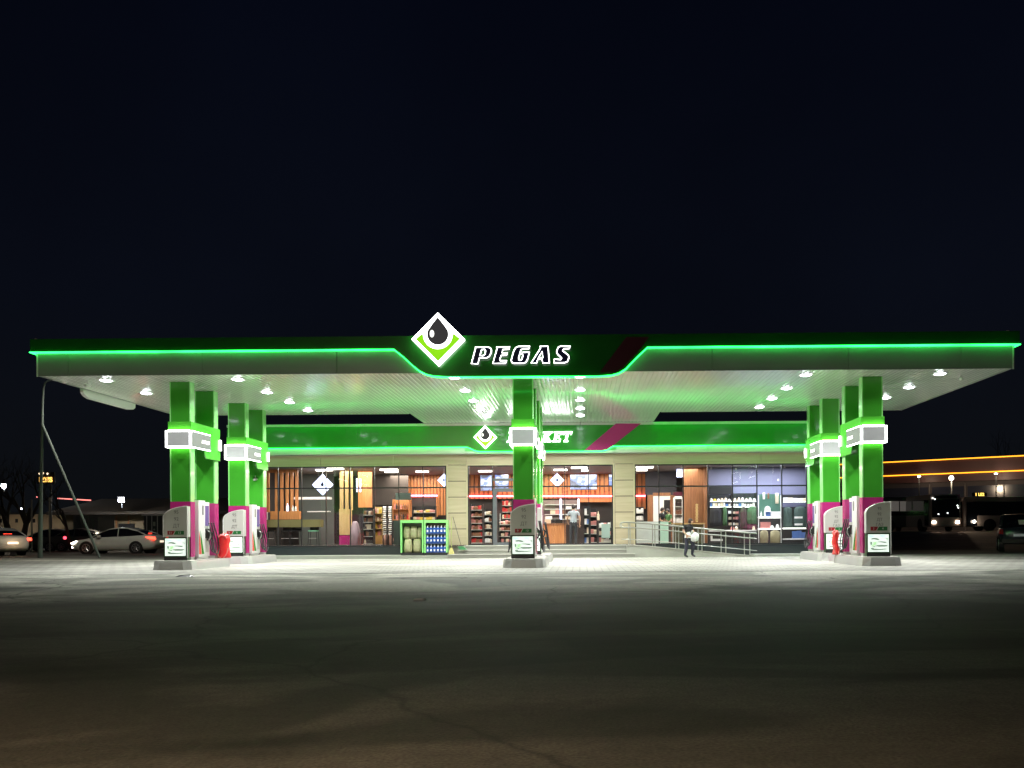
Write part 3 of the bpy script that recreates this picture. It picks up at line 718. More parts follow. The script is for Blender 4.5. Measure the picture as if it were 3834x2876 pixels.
# windows with frames and panes
def window(x0, x1, z0, z1, muls, tr, th=.035, extra=None):
    f = MB(); y0, y1 = WY - .03, WY + .04
    f.box(x0, y0, z1 - .05, x1, y1, z1); f.box(x0, y0, z0, x1, y1, z0 + .06); f.box(x0, y0, z0 + .06, x0 + .05, y1, z1 - .05); f.box(x1 - .05, y0, z0 + .06, x1, y1, z1 - .05)
    xs_ = [x0 + .05] + muls + [x1 - .05]
    for m_ in muls: f.box(m_ - th / 2, y0, z0 + .06, m_ + th / 2, y1, z1 - .05)
    for i_, (a, b_) in enumerate(zip(xs_, xs_[1:])):
        l = a + (th / 2 if i_ else 0); r_ = b_ - (th / 2 if i_ < len(muls) else 0)
        f.box(l, y0 + .004, tr - .03, r_, y1 - .004, tr + .03)
        if extra and i_ in extra: f.box(l, y0 + .004, extra[i_] - .03, r_, y1 - .004, extra[i_] + .03)
    fo = f.build('window', M_dark, shop)
    g_ = MB(); g_.quad((x0 + .02, WY + .005, z0 + .02), (x1 - .02, WY + .005, z0 + .02), (x1 - .02, WY + .005, z1 - .02), (x0 + .02, WY + .005, z1 - .02)); g_.build('pane', M_glass, fo)
window(WIN[0][0], WIN[0][1], ZW0, ZW1, [PX(u, WY) for u in (1042, 1130, 1221.5, 1312, 1403, 1494, 1585)], PZ(1828, WY, 1300))
window(WIN[1][0], WIN[1][1], FL, ZW1, [PX(u, WY) for u in (1845, 1975, 2115, 2205)], PZ(1822, WY, 2000))
window(WIN[2][0], WIN[2][1], ZW0, ZW1, [PX(u, WY) for u in (2467.6, 2558, 2651, 2743, 2834.7, 2928, 3021)], PZ(1820, WY, 2700), .045)
# sliding door
dx0, dx1 = PX(1847, WY), PX(1992, WY); zd = PZ(1829, WY, 1900)
f = MB(); y0, y1 = WY - .09, WY - .035
f.box(dx0, y0, FL, dx0 + .17, y1, zd); f.box(dx1 - .17, y0, FL, dx1, y1, zd); f.box(dx0 + .17, y0, zd - .15, dx1 - .17, y1, zd); f.box(dx0 + .17, y0, FL, dx1 - .17, y1, FL + .12)
f.box(dx0, y0, PZ(1801, WY, 1900), dx1, y1, PZ(1792, WY, 1900))
d_ = f.build('door', mat('door_grey', (.13, .145, .16), .4, .4), shop)
f = MB(); f.box(dx0 + .3, y0 - .03, 1.4, dx0 + .33, y0 - .005, 1.9); f.build('handle', M_steel, d_)
# facade signs
x, z = P(1818, 1638.5, FY)
diamond_sign(x, z, FY - .16, .50, 'small lit diamond with black drop on the shop fascia', .11)
SLAB = {
 'M': (1.15, [[(0, 0), (.35, 0), (.35, .12), (.26, .12), (.26, .75), (.48, 0), (.62, 0), (.86, .75), (.86, .12), (.77, .12), (.77, 0), (1.15, 0), (1.15, .12), (1.06, .12), (1.06, .88), (1.15, .88), (1.15, 1), (.8, 1), (.57, .35), (.35, 1), (0, 1), (0, .88), (.12, .88), (.12, .12), (0, .12)]]),
 'A': (1.0, [[(0, 0), (.38, 0), (.38, .12), (.29, .12), (.33, .26), (.62, .26), (.66, .12), (.57, .12), (.57, 0), (1, 0), (1, .12), (.92, .12), (.62, 1), (.38, 1), (.08, .12), (0, .12)], [(.38, .4), (.58, .4), (.48, .74)]]),
 'R': (.95, [[(0, 0), (.45, 0), (.45, .12), (.35, .12), (.35, .42), (.45, .42), (.65, 0), (.95, 0), (.95, .12), (.85, .12), (.68, .46), (.82, .6), (.82, .85), (.65, 1), (0, 1), (0, .88), (.12, .88), (.12, .12), (0, .12)], [(.35, .57), (.52, .57), (.58, .65), (.58, .8), (.52, .87), (.35, .87)]]),
 'K': (.95, [[(0, 0), (.45, 0), (.45, .12), (.35, .12), (.35, .42), (.58, .12), (.5, .12), (.5, 0), (.95, 0), (.95, .12), (.86, .12), (.56, .53), (.8, .88), (.92, .88), (.92, 1), (.52, 1), (.52, .88), (.6, .88), (.35, .56), (.35, .88), (.45, .88), (.45, 1), (0, 1), (0, .88), (.12, .88), (.12, .12), (0, .12)]]),
 'E': (.8, [[(0, 0), (.8, 0), (.8, .3), (.68, .3), (.62, .14), (.38, .14), (.38, .43), (.5, .43), (.5, .33), (.6, .33), (.6, .67), (.5, .67), (.5, .57), (.38, .57), (.38, .86), (.62, .86), (.68, .7), (.8, .7), (.8, 1), (0, 1), (0, .88), (.12, .88), (.12, .12), (0, .12)]]),
 'T': (.85, [[(.2, 0), (.65, 0), (.65, .12), (.54, .12), (.54, .86), (.66, .86), (.73, .68), (.85, .68), (.85, 1), (0, 1), (0, .68), (.12, .68), (.19, .86), (.31, .86), (.31, .12), (.2, .12)]])}
x0, z0 = P(1897, 1657, FY); x1, _ = P(2143, 1657, FY)
ms = thing('lettering_sign', 'white lit slanted MARKET letters on the shop fascia', 'lettering sign', ((x0 + x1) / 2, FY, z0))
hh = .45; tw = sum(SLAB[c][0] for c in 'MARKET') + .1 * 5; kx = (x1 - x0 - .1) / tw / hh
px_ = x0
for c in 'MARKET':
    wd, pol = SLAB[c]
    shape('letter', [[(px_ + p[0] * hh * kx + p[1] * .10, z0 + p[1] * hh) for p in pl] for pl in pol], FY - .10, .05, M_wlit, ms)
    px_ += (wd + .1) * hh * kx

# ---------------- pavement, steps, ramp
f = MB(); f.box(-17.5, 39.15, 0, PX(1700, 39.1), WY - .1, .13); f.box(PX(2830, 39.1), 39.4, 0, 12.5, WY - .1, .09)
struct(f.build('pavement', mat('pavement_grey', (.30, .31, .27), .8, bump=.3), None))
sx0, sx1 = PX(1677, 39.1), PX(2376, 39.1)
f = MB()
for i in range(3):
    l = sx0 + (0, .38, .62)[i]; y = 39.05 + .32 * i
    r_ = PX((2376, 2356, 2350)[i], y)
    f.box(l, y, .1733 * i + (0 if i == 0 else .002), r_, WY - .1, .1733 * (i + 1) - .035)
f.build('steps', mat('riser_stone', (.24, .24, .21), .75, bump=.3)); struct(bpy.data.objects['steps'])
f = MB()
for i in range(3):
    l = sx0 + (0, .38, .62)[i]; y = 39.05 + .32 * i; r_ = PX((2376, 2345, 2345)[i], y); z = .1733 * (i + 1)
    nx = (39.05 + .32 * (i + 1)) if i < 2 else WY - .1
    k_ = int((r_ - l) / .6)
    for j in range(k_): f.box(l - .015 + (r_ - l + .03) * j / k_ + .003, y - .02, z - .033, l - .015 + (r_ - l + .03) * (j + 1) / k_ - .003, nx - .001, z)
st = f.build('step_treads', mat('tread_stone', (.46, .45, .40), .6, bump=.2)); struct(st)
rx0, rx1 = PX(2346, 39.2), PX(2835, 39.2)
f = MB(); f.prism([(rx0, 0), (rx1, 0), (rx1, .01), (rx0 + .35, .50), (rx0, .50)], 39.12, WY - .102); struct(f.build('ramp', mat('ramp_concrete', (.33, .335, .29), .8, bump=.3)))
f = MB(); f.prism([(rx0 - .01, .5), (rx0 + .35, .503), (rx1 + .03, .015), (rx1 + .03, .03), (rx0 + .35, .535), (rx0 - .01, .532)], 39.09, 39.2); struct(f.build('ramp_edge', mat('tread_stone', (.46, .45, .40), .6)))
def rz(x): return .535 + (x - rx0 - .35) * (-.51) / (rx1 - rx0 - .35) if x > rx0 + .35 else .535
for nm, yy, lab in (('front', 39.15, 'steel handrail along the front edge of the ramp'), ('rear', 40.45, 'steel handrail on the window side of the ramp')):
    us = [2359, 2452, 2541, 2628, 2717, 2807]
    xs_ = [PX(u, 39.15) for u in us]
    t = thing('handrail', lab, 'handrail', (xs_[0], yy, .5))
    for x in xs_:
        f = MB(); f.cyl((x, yy, rz(x) - .03), (x, yy, rz(x) + .94), .021, 8); f.build('post', M_rail, t)
    for h, rr_ in ((.94, .024), (.72, .017), (.22, .014)):
        f = MB(); pts = [(xs_[0] - .32, yy, rz(xs_[0]) + h)] + [(x, yy - .03, rz(x) + h) for x in xs_] + [(xs_[-1] + .3, yy, rz(xs_[-1]) + h - .03)]
        f.tube(pts, rr_, 8); f.build('rail', M_rail, t)
    f = MB(); f.tube([(xs_[0] - .32, yy, .53 + .94), (xs_[0] - .38, yy, 1.36), (xs_[0] - .32, yy, .53 + .72)], .02, 8); f.build('end_loop', M_rail, t)

# ---------------- goods racks by the left window
def rack(u0, u1, lab, zt):
    Y = 39.35; x0, x1 = PX(u0, Y), PX(u1, Y); zb = .14
    t = thing('display_rack', lab, 'display rack', ((x0 + x1) / 2, Y + .25, zb))
    f = MB()
    f.box(x0, Y, zb + .1, x0 + .06, Y + .55, zt); f.box(x1 - .06, Y, zb + .1, x1, Y + .55, zt)
    f.box(x0 + .06, Y, zt - .12, x1 - .06, Y + .55, zt)
    f.build('frame', M_lime, t)
    f = MB(); f.box(x0 + .01, Y + .01, zb, x1 - .01, Y + .55, zb + .1); f.build('base', M_dark, t)
    f = MB(); f.box(x0 + .06, Y + .5, zb + .1, x1 - .06, Y + .545, zt - .12); f.build('back_panel', M_dgreen, t)
    return t, x0, x1, Y
ra, x0, x1, Y = rack(1499, 1585, 'lime framed rack holding pale sacks below the left window', 1.62)
def sack(x, y, z, w_, h, lab):
    rings = []
    for q in range(7):
        u_ = q / 6; s_ = (.86, 1.0, 1.03, 1.0, .96, .9, .72)[q]; d = (.10, .13, .14, .13, .11, .08, .03)[q]
        rings.append([(x + w_ / 2 * s_ * (math.copysign(abs(math.cos(a)) ** .55, math.cos(a))) + random.uniform(-.008, .008), y + d * math.sin(a), z + h * u_ + random.uniform(-.012, .012)) for a in [k * math.pi / 8 for k in range(16)]])
    f = MB(); f.loft(rings); o = f.build('sack', mat('sack_olive', (.34, .33, .18), .5, .0, .35, 9, bump=.7, bs=7), None, smooth=True)
    return tag(o, lab, 'sack', 'pale sacks in the rack')
iw = (x1 - x0 - .12)
sack(x0 + .06 + iw * .27, Y + .2, .24, .36, .58, 'pale sack standing at the lower left of the rack')
sack(x0 + .06 + iw * .73, Y + .2, .24, .36, .58, 'pale sack standing at the lower right of the rack')
sack(x0 + .06 + iw * .2, Y + .28, .84, .30, .50, 'pale sack at the upper left of the rack')
sack(x0 + .06 + iw * .55, Y + .26, .84, .31, .50, 'pale sack in the upper middle of the rack')
sack(x0 + .06 + iw * .85, Y + .30, .84, .22, .46, 'narrow pale sack at the upper right of the rack')
rb, x0, x1, Y = rack(1588, 1675, 'lime framed rack of blue canisters beside the steps', 1.62)
f = MB(); zsh = [.245, .66, 1.06]
for z in zsh[1:]: f.box(x0 + .06, Y + .04, z - .05, x1 - .06, Y + .5, z)
f.build('shelf', mat('shelf_blue', (.03, .06, .16), .4), rb)
proto = None
for r_ in range(3):
    for k_ in range(6):
        x = x0 + .06 + .075 + (iw - .12) * k_ / 5.0; z = zsh[r_] + .003
        lab = 'blue canister with white label, %s from the left on the %s shelf' % (ORD[k_], ('bottom', 'middle', 'top')[r_])
        if proto is None:
            proto = thing('canister', lab, 'canister', (x, Y + .12, z), 'blue washer fluid canisters in the rack')
            f = MB(); f.loft([[(x + a * .062 * s_, Y + .12 + b_ * .075 * s_, z + zz) for a, b_ in ((-1, -1), (1, -1), (1, 1), (-1, 1))] for zz, s_ in ((0, 1), (.20, 1), (.25, .7), (.29, .35))]); f.build('body', mat('canister_blue', (.02, .09, .40), .15, coat=.5), proto)
            f = MB(); f.box(x - .032, Y + .040, z + .05, x + .032, Y + .0445, z + .14); f.build('label', M_white, proto)
            f = MB(); f.prism([(x - .030, z + .225), (x + .030, z + .225), (x + .014, z + .29), (x - .014, z + .29)], Y + .055, Y + .07); f.cyl((x, Y + .12, z + .291), (x, Y + .12, z + .325), .022, 8); f.build('cap', M_white, proto)
        else: copy_tree(proto, x - proto.location.x, 0, z - proto.location.z, lab)
# broom and dustpan leaning by the steps
x = PX(1690, 39.3)
t = thing('broom', 'broom with pale bristles leaning on the wall beside the rack', 'broom', (x, 39.3, .13))
f = MB(); f.tube([(x, 39.25, .45), (x - .03, 39.6, 1.75)], .014, 6); f.build('handle', mat('broom_handle', (.35, .38, .12), .5), t)
f = MB(); f.loft([[(x - .12, 39.2, .178), (x + .12, 39.2, .178), (x + .12, 39.3, .178), (x - .12, 39.3, .178)], [(x - .05, 39.22, .44), (x + .05, 39.22, .44), (x + .05, 39.28, .44), (x - .05, 39.28, .44)]]); f.build('bristles', mat('bristle_yellow', (.55, .50, .18), .8, bump=.5, bs=40), t)
x = PX(1712, 39.3)
t = thing('dustpan', 'green dustpan on a long dark handle beside the steps', 'dustpan', (x + .15, 39.3, .35))
f = MB(); f.tube([(x + .16, 39.3, .52), (x - .22, 39.62, 1.75)], .012, 6); f.build('handle', M_dark, t)
f = MB(); f.prism([(x + .03, .50), (x + .26, .50), (x + .42, .36), (x + .10, .36)], 39.22, 39.36); f.build('pan', mat('dustpan_green', (.05, .22, .09), .4), t)
# ================================================================ shop interior
def pb(f, u0, v0, u1, v1, Y, d=.1):
    um, vm = (u0 + u1) / 2, (v0 + v1) / 2
    x0 = P(u0, vm, Y)[0]; x1 = P(u1, vm, Y)[0]; za = P(um, v1, Y)[1]; zb = P(um, v0, Y)[1]
    f.box(x0, Y, za, x1, Y + d, zb); return f
def fix(o, label, cat, group=None): return tag(o, label, cat, group)
YB = 48.6
M_pink = glow('pink_led', (1.0, .16, .28), 14)
M_blue = glow('blue_white_lit', (.60, .68, 1.0), 2.6)
# back wall slats
def slats(name, u0, u1, v0, v1, Y, step, lab, m=None):
    t = thing(name, lab, 'wood panelling', (P(u0, v1, Y)[0], Y, P(u0, v1, Y)[1]))
    x0, z0 = P(u0, v1, Y); x1, z1 = P(u1, v0, Y); z1 = min(z1, 4.05)
    f = MB(); f.box(x0, Y + .06, z0, x1, Y + .09, z1); f.build('backing', M_woodd, t)
    f = MB(); x = x0; 
    while x < x1 - step * .5:
        f.box(x, Y, z0, x + step * .64, Y + .059, z1); x += step
    f.build('slats', m or M_wood, t)
    return t
slats('slat_wall', 1528, 1672, 1760, 1930, YB - .3, .17, 'orange slatted wood wall at the right end of the left window')
slats('slat_wall', 1745, 2300, 1760, 1868, YB - .3, .24, 'long orange slatted wood wall above the shop counter')
slats('slat_wall', 2372, 2416, 1745, 1905, YB - .3, .24, 'narrow strip of orange slats at the left of the right window')
f = MB(); pb(f, 2166, 1862, 2294, 1880, YB - .4, .1); fix(f.build('wood_header', M_wood), 'plain orange board above the dark niche right of the counter', 'board')
def led(u0, u1, v, Y, lab, m=None):
    f = MB(); x0, z = P(u0, v, Y); x1, z2 = P(u1, v, Y); f.tube([(x0, Y, z), (x1, Y, z2)], .035, 6)
    return fix(f.build('light_strip', m or M_pink), lab, 'light strip', 'pink strips on the slatted walls')
led(1540, 1638, 1856, YB - .45, 'pink light strip above the niche in the left window')
led(1752, 2294, 1858, YB - .45, 'long pink light strip across the middle window')
led(2376, 2416, 1857, YB - .45, 'short pink light strip at the left of the right window')
# niche frame
t = thing('wall_niche', 'dark niche with orange frame in the left window', 'niche', (PX(1587, YB), YB - .4, 1.9))
f = MB(); pb(f, 1536, 1860, 1541, 1935, YB - .42, .1); pb(f, 1633, 1860, 1638, 1935, YB - .42, .1); f.build('frame', M_wood, t)
f = MB(); pb(f, 1541, 1862, 1633, 1940, YB - .38, .05); f.build('back_panel', M_wdk, t)
# charcoal wall
f = MB(); pb(f, 1388, 1752, 1528, 1890, 47.6, .1); fix(f.build('wall_panel', M_wgr), 'dark grey wall panel behind the bottles in the left window', 'wall panel')
f = MB(); pb(f, 2416, 1745, 2532, 1853, 46.6, .1); fix(f.build('wall_panel', mat('slate_wall', (.06, .06, .075), .7)), 'slate grey wall panel above the white door', 'wall panel')
# cafe corner: wood posts with planter
t = thing('slat_screen', 'wooden screen of tall posts above a planter box', 'screen', (PX(1060, 43), 43, 1.7))
f = MB()
for u in (1002, 1034, 1054, 1074, 1092, 1110): pb(f, u - (4 if u < 1010 else 5), 1758, u + 5, 1918, 43, .1)
pb(f, 1000, 1758, 1112, 1770, 43.02, .06); f.build('posts', M_wood, t)
f = MB(); pb(f, 1012, 1914, 1120, 1945, 42.9, .3); f.build('planter', M_wood, t)
f = MB(); pb(f, 980, 1760, 1000, 1960, 43.2, .1); fix(f.build('column', M_board), 'grey column at the left edge of the left window', 'column')
f = MB(); pb(f, 985, 1946, 1200, 1974, 42.2, .5); fix(f.build('bench_back', mat('olive_panel', (.17, .16, .06), .5)), 'olive panel running under the planter', 'panel')
f = MB(); pb(f, 1100, 1861, 1232, 1870, 44.5, .5); pb(f, 1150, 1914, 1230, 1917, 44.5, .4); fix(f.build('wall_shelf', M_white), 'white wall shelf left of the lit logo', 'shelf')
f = MB(); pb(f, 1120, 1752, 1250, 2040, 47, .1); fix(f.build('wall_panel', mat('grey_green_wall', (.11, .13, .12), .6)), 'grey green wall behind the hanging logo', 'wall panel')
for u, h in ((1076, 28), (1096, 22), (1106, 18)):
    x, z = P(u, 1914, 42.95)
    tt = thing('vase', 'small white lit %s on the planter' % {28: 'lantern glowing violet', 22: 'tall bottle', 18: 'short bottle'}[h], 'lantern' if h == 28 else 'bottle', (x, 42.95, z))
    f = MB(); hh_ = h / 81; f.tube([(x, 42.98, z), (x, 42.98, z + hh_ * .6), (x, 42.98, z + hh_ * .75), (x, 42.98, z + hh_)], .05, 10, taper=[.05, .055, .02, .02]); f.build('body', M_blue if h == 28 else M_white, tt)
# bar stools
st0 = None
for u, c_, l in ((1015, 0, 'black bar stool at the left edge of the left window'), (1072, 0, 'black bar stool second from the left behind the glass'), (1107, 0, 'black bar stool between its neighbour and the green seat'), (1174, 1, 'bar stool with pale green seat behind the glass')):
    x = PX(u, 42.4)
    t = thing('bar_stool', l, 'bar stool', (x, 42.4, FL - .03), 'bar stools in the cafe corner')
    zt = 1.22
    f = MB(); f.box(x - .2, 42.22, zt - .05, x + .2, 42.58, zt); f.build('seat', mat('seat_green', (.16, .45, .27), .4) if c_ else M_black, t)
    f = MB(); f.box(x - .2, 42.55, zt + .002, x + .2, 42.59, zt + .2); f.build('backrest', M_black, t)
    for i, (a, b_) in enumerate(((-1, -1), (1, -1), (1, 1), (-1, 1))):
        f = MB(); f.tube([(x + a * .17, 42.4 + b_ * .15, zt - .05), (x + a * .21, 42.4 + b_ * .18, FL - .03)], .016, 6); f.build('leg', M_black if not c_ else M_dark, t)
    f = MB(); f.box(x - .19, 42.23, .85, x + .19, 42.25, .87); f.build('footrest', M_steel, t)
# hanging logos
x, z = P(1207, 1815, 43.5); h = .42
def hang_logo(x, y, z, h, lab):
    t = thing('hanging_sign', lab, 'lit sign', (x, y, z))
    f = MB(); f.prism([(x, z + h), (x - h, z), (x, z - h), (x + h, z)], y, y + .12); f.build('light_box', M_blue, t)
    f = MB(); f.prism([(x, z + h * .35), (x - h * .16, z + h * .02), (x - h * .12, z - h * .14), (x, z - h * .2), (x + h * .12, z - h * .14), (x + h * .16, z + h * .02)], y - .012, y - .002); f.build('drop', M_navy, t)
    f = MB(); f.cyl((x, y + .06, z + h), (x, y + .06, 4.06), .012, 6); f.build('rod', M_white, t)
hang_logo(x, 43.5, z, .48, 'blue white lit diamond hanging behind the left window')
x, z = P(2086, 1798, 43.5); hang_logo(x, 43.5, z, .32, 'white lit diamond hanging right of the centre pillar')
x, z = P(1662, 1798, 43.5); hang_logo(x, 43.5, z, .30, 'blue lit sign half hidden behind the left stone pier')
for u, l in ((1337, 'left'), (1349, 'right')):
    x, z0 = P(u, 1842, 43.6); _, z1 = P(u, 1792, 43.6); f = MB(); f.cyl((x, 43.6, z0), (x, 43.6, z1), .035, 10)
    fix(f.build('light_tube', M_blue), 'vertical blue white light tube, the %s one of two before the wood panel' % l, 'light tube')
for (u, l, v0, v1) in ((2100, 'left', 1868, 1946), (2166, 'right', 1868, 1904)):
    x, z0 = P(u, v1, 45.4); _, z1 = P(u, v0, 45.4); f = MB(); f.cyl((x, 45.4, z0), (x, 45.4, z1), .045, 10)
    fix(f.build('light_tube', M_blue), 'vertical white light tube over the counter, %s of the two' % l, 'light tube')
# wood columns
for (u0, u1, v0, v1, Y, m_, l) in ((1272, 1284, 1750, 1910, 44, M_woody, 'pale wood post, left of three left of the big board'), (1292, 1303, 1750, 1910, 44, M_woody, 'pale wood post, middle of three'), (1309, 1318, 1750, 1910, 44, M_woody, 'pale wood post, right of three'), (1341, 1391, 1748, 1900, 44.6, M_wood, 'wide orange wood board reaching the shop ceiling'),
                                 (2562, 2636, 1742, 1962, 44, M_woodd, 'wide brown wood board left of the white shelves'), (2637, 2652, 1742, 2035, 43.5, M_woodd, 'narrow brown post beside the wide wood board')):
    f = MB(); pb(f, u0, v0, u1, v1, Y, .15); fix(f.build('wood_board', m_), l, 'wood board')
t = thing('wood_display', 'orange wood display with magenta base behind the left window', 'display', (PX(1292, 42.6), 42.6, .5))
f = MB(); pb(f, 1270, 1906, 1312, 2003, 42.6, .3); f.build('body', M_woody, t)
f = MB(); pb(f, 1270, 2005, 1312, 2040, 42.55, .4); f.build('base', M_magenta, t)
# magenta mannequin-like cloth roll, grey statue
f = MB(); x = PX(1330, 42.3); f.loft([[(x + r_ * math.cos(q), 42.3 + r_ * math.sin(q), z) for q in [k * math.pi / 5 for k in range(10)]] for z, r_ in ((.5, .26), (1.1, .24), (1.5, .16), (1.62, .08))]); fix(f.build('covered_stand', mat('lilac_grey', (.33, .26, .29), .6), smooth=True), 'lilac grey covered stand beside the snack rack', 'covered stand')

PACKM = [mat('pack_red', (.45, .03, .03), .35), mat('pack_brown', (.20, .09, .05), .4), mat('pack_cream', (.62, .52, .38), .4), mat('pack_dark', (.04, .03, .03), .4), mat('pack_yellow', (.6, .42, .06), .4), mat('pack_white', (.75, .74, .72), .4), mat('pack_rose', (.55, .22, .20), .4), mat('pack_blue', (.08, .16, .4), .4)]
PACKN = ['red', 'brown', 'cream', 'dark', 'yellow', 'white', 'rose', 'blue']
_prot = {}
def goods(kind, x, y, z, w_, h, ci, lab, grp):
    key = (kind, ci, round(w_, 2), round(h, 2))
    if key in _prot:
        o = _prot[key]; c = o.copy(); COL.objects.link(c); c.location = (x, y, z); c['label'] = lab; c['group'] = grp
        c.rotation_euler = (0, 0, random.uniform(-.5, .5)); q_ = random.uniform(.82, 1.2); c.scale = (q_, q_, random.uniform(.75, 1.15)); return c
    f = MB(); d = w_ * .5
    if kind == 'pack':
        f.loft([[(a * w_ / 2 * s_, b_ * d / 2 * t_, zz * h) for a, b_ in ((-1, -1), (0, -1.15), (1, -1), (1, 1), (0, 1.15), (-1, 1))] for zz, s_, t_ in ((0, 1, .3), (.15, .95, 1), (.8, .95, 1), (1, 1, .2))])
    elif kind == 'bottle':
        f.loft([[(r_ * w_ / 2 * math.cos(q), r_ * w_ / 2 * math.sin(q), zz * h) for q in [k * math.pi / 4 for k in range(8)]] for zz, r_ in ((0, 1), (.6, 1), (.75, .45), (1, .35))])
    elif kind == 'cap':
        f.loft([[(r_ * w_ / 2 * math.cos(q), r_ * w_ / 2 * math.sin(q) * (1.0 if math.sin(q) > 0 or r_ < 1.1 else 1.3), zz * h) for q in [k * math.pi / 5 for k in range(10)]] for zz, r_ in ((0, 1.12), (.08, 1), (.6, .9), (.9, .5), (1, .12))])
    else: f.box(-w_ / 2, -d / 2, 0, w_ / 2, d / 2, h)
    me_o = f.build({'pack': 'snack_pack', 'bottle': 'bottle', 'cap': 'cap', 'carton': 'carton'}[kind], PACKM[ci])
    me_o.location = (x, y, z)
    # rebuild origin at base centre
    tag(me_o, lab, {'pack': 'snack pack', 'bottle': 'bottle', 'cap': 'cap', 'carton': 'box'}[kind], grp)
    _prot[key] = me_o; return me_o
def shelf_unit(u0, u1, v0, v1, Y, ns, nm, kind, cols, per, w_, hfac, label, m_frame=None, depth=.3, lit=False):
    x0 = PX(u0, Y); x1 = PX(u1, Y); z0 = max(FL - .03, P((u0 + u1) / 2, v1, Y)[1]); z1 = P((u0 + u1) / 2, v0, Y)[1]
    t = thing('shelf_unit', label, 'shelf unit', ((x0 + x1) / 2, Y + depth / 2, z0))
    f = MB(); f.box(x0, Y, z0, x0 + .03, Y + depth, z1); f.box(x1 - .03, Y, z0, x1, Y + depth, z1); f.box(x0 + .03, Y + depth - .02, z0, x1 - .03, Y + depth, z1)
    f.build('frame', m_frame or M_dark, t)
    gap = (z1 - z0) / ns
    for s_ in range(ns):
        z = z0 + gap * s_ + .02
        f = MB(); f.box(x0 + .03, Y - .02, z, x1 - .03, Y + depth - .021, z + .02); f.build('shelf', M_wlit2 if lit else (M_board if m_frame is None else m_frame), t)  # lit: the board itself glows, standing in for light bars under it
        per_ = per + (1 if kind == 'pack' and per > 2 else 0)
        for k_ in range(per_):
            x = x0 + .03 + (x1 - x0 - .06) * (k_ + .5) / per_ + random.uniform(-.01, .01); ci = random.choice(cols); h = gap * hfac * random.choice((.9, 1.0, .8))
            goods(kind, x, Y + depth * .4, z + .021, w_ * (1.12 if kind == 'pack' else 1), round(h, 2), ci, '%s %s, %s from the left on the %s shelf of the %s' % (PACKN[ci], {'pack': 'pack', 'bottle': 'bottle', 'cap': 'cap', 'carton': 'box'}[kind], ORD[k_], ORD[ns - 1 - s_] if ns > 1 else 'only', nm), 'goods on the ' + nm)
    return t
shelf_unit(1358, 1398, 1905, 2038, 42.0, 5, 'left snack rack', 'pack', [3, 1, 2, 3], 3, .14, .7, 'dark rack of snack packs behind the left window')
shelf_unit(1402, 1432, 1898, 2038, 42.6, 5, 'cream snack rack', 'pack', [2, 4, 6, 1], 3, .11, .7, 'rack of cream and yellow packs next to the wire stands', M_woody)
shelf_unit(1470, 1532, 1870, 1948, 45.0, 2, 'bottle shelf', 'bottle', [0, 1, 3, 6], 7, .09, .62, 'shelf of dark red bottles under the white notice', M_wood)
shelf_unit(1545, 1632, 1895, 1950, 46.0, 2, 'bread counter', 'pack', [4, 2, 6], 6, .17, .42, 'dark counter of bread packs in front of the niche')
shelf_unit(1762, 1808, 1888, 2036, 42.2, 6, 'left aisle rack', 'pack', [1, 6, 0, 1], 4, .13, .68, 'tall crowded snack rack left of the shop door')
shelf_unit(1812, 1844, 1905, 2034, 43.5, 5, 'small aisle rack', 'pack', [2, 1, 5], 3, .12, .6, 'low rack of pale packs beside the door frame')
shelf_unit(1866, 1920, 1945, 2034, 44.0, 4, 'door rack', 'pack', [1, 3, 6, 2], 5, .13, .6, 'low dark rack seen through the shop door')
shelf_unit(1878, 1918, 1872, 1944, 47.0, 3, 'hanging rack', 'pack', [2, 1, 0], 4, .12, .7, 'small wall rack of packs above the door rack')
shelf_unit(2186, 2208, 1895, 2036, 42.6, 4, 'book stand', 'carton', [2, 5, 7, 3], 2, .12, .62, 'dark stand with magazines right of the man')
shelf_unit(2210, 2236, 1905, 2034, 43.4, 4, 'orange rack', 'pack', [6, 3, 2], 2, .14, .6, 'narrow rack with orange packs at the middle window')
shelf_unit(2240, 2290, 1950, 2034, 42.4, 3, 'low white rack', 'pack', [5, 2, 6], 4, .13, .6, 'low rack of white packs at the right of the middle window')
shelf_unit(2380, 2412, 1898, 1950, 45.5, 2, 'side counter', 'pack', [1, 2, 5], 3, .15, .6, 'dark counter of packs behind the ramp handrail')
f = MB(); pb(f, 2252, 1962, 2284, 2014, 42.0, .04); fix(f.build('price_card', mat('grey_green_card', (.28, .40, .36), .5)), 'grey green card leaning on the low white rack', 'card')
x, z = P(2240, 1948, 42.6)
goods('bottle', x, 42.6, z, .12, .4, 2, 'tall cream bottle above the low white rack', 'goods on the low white rack')
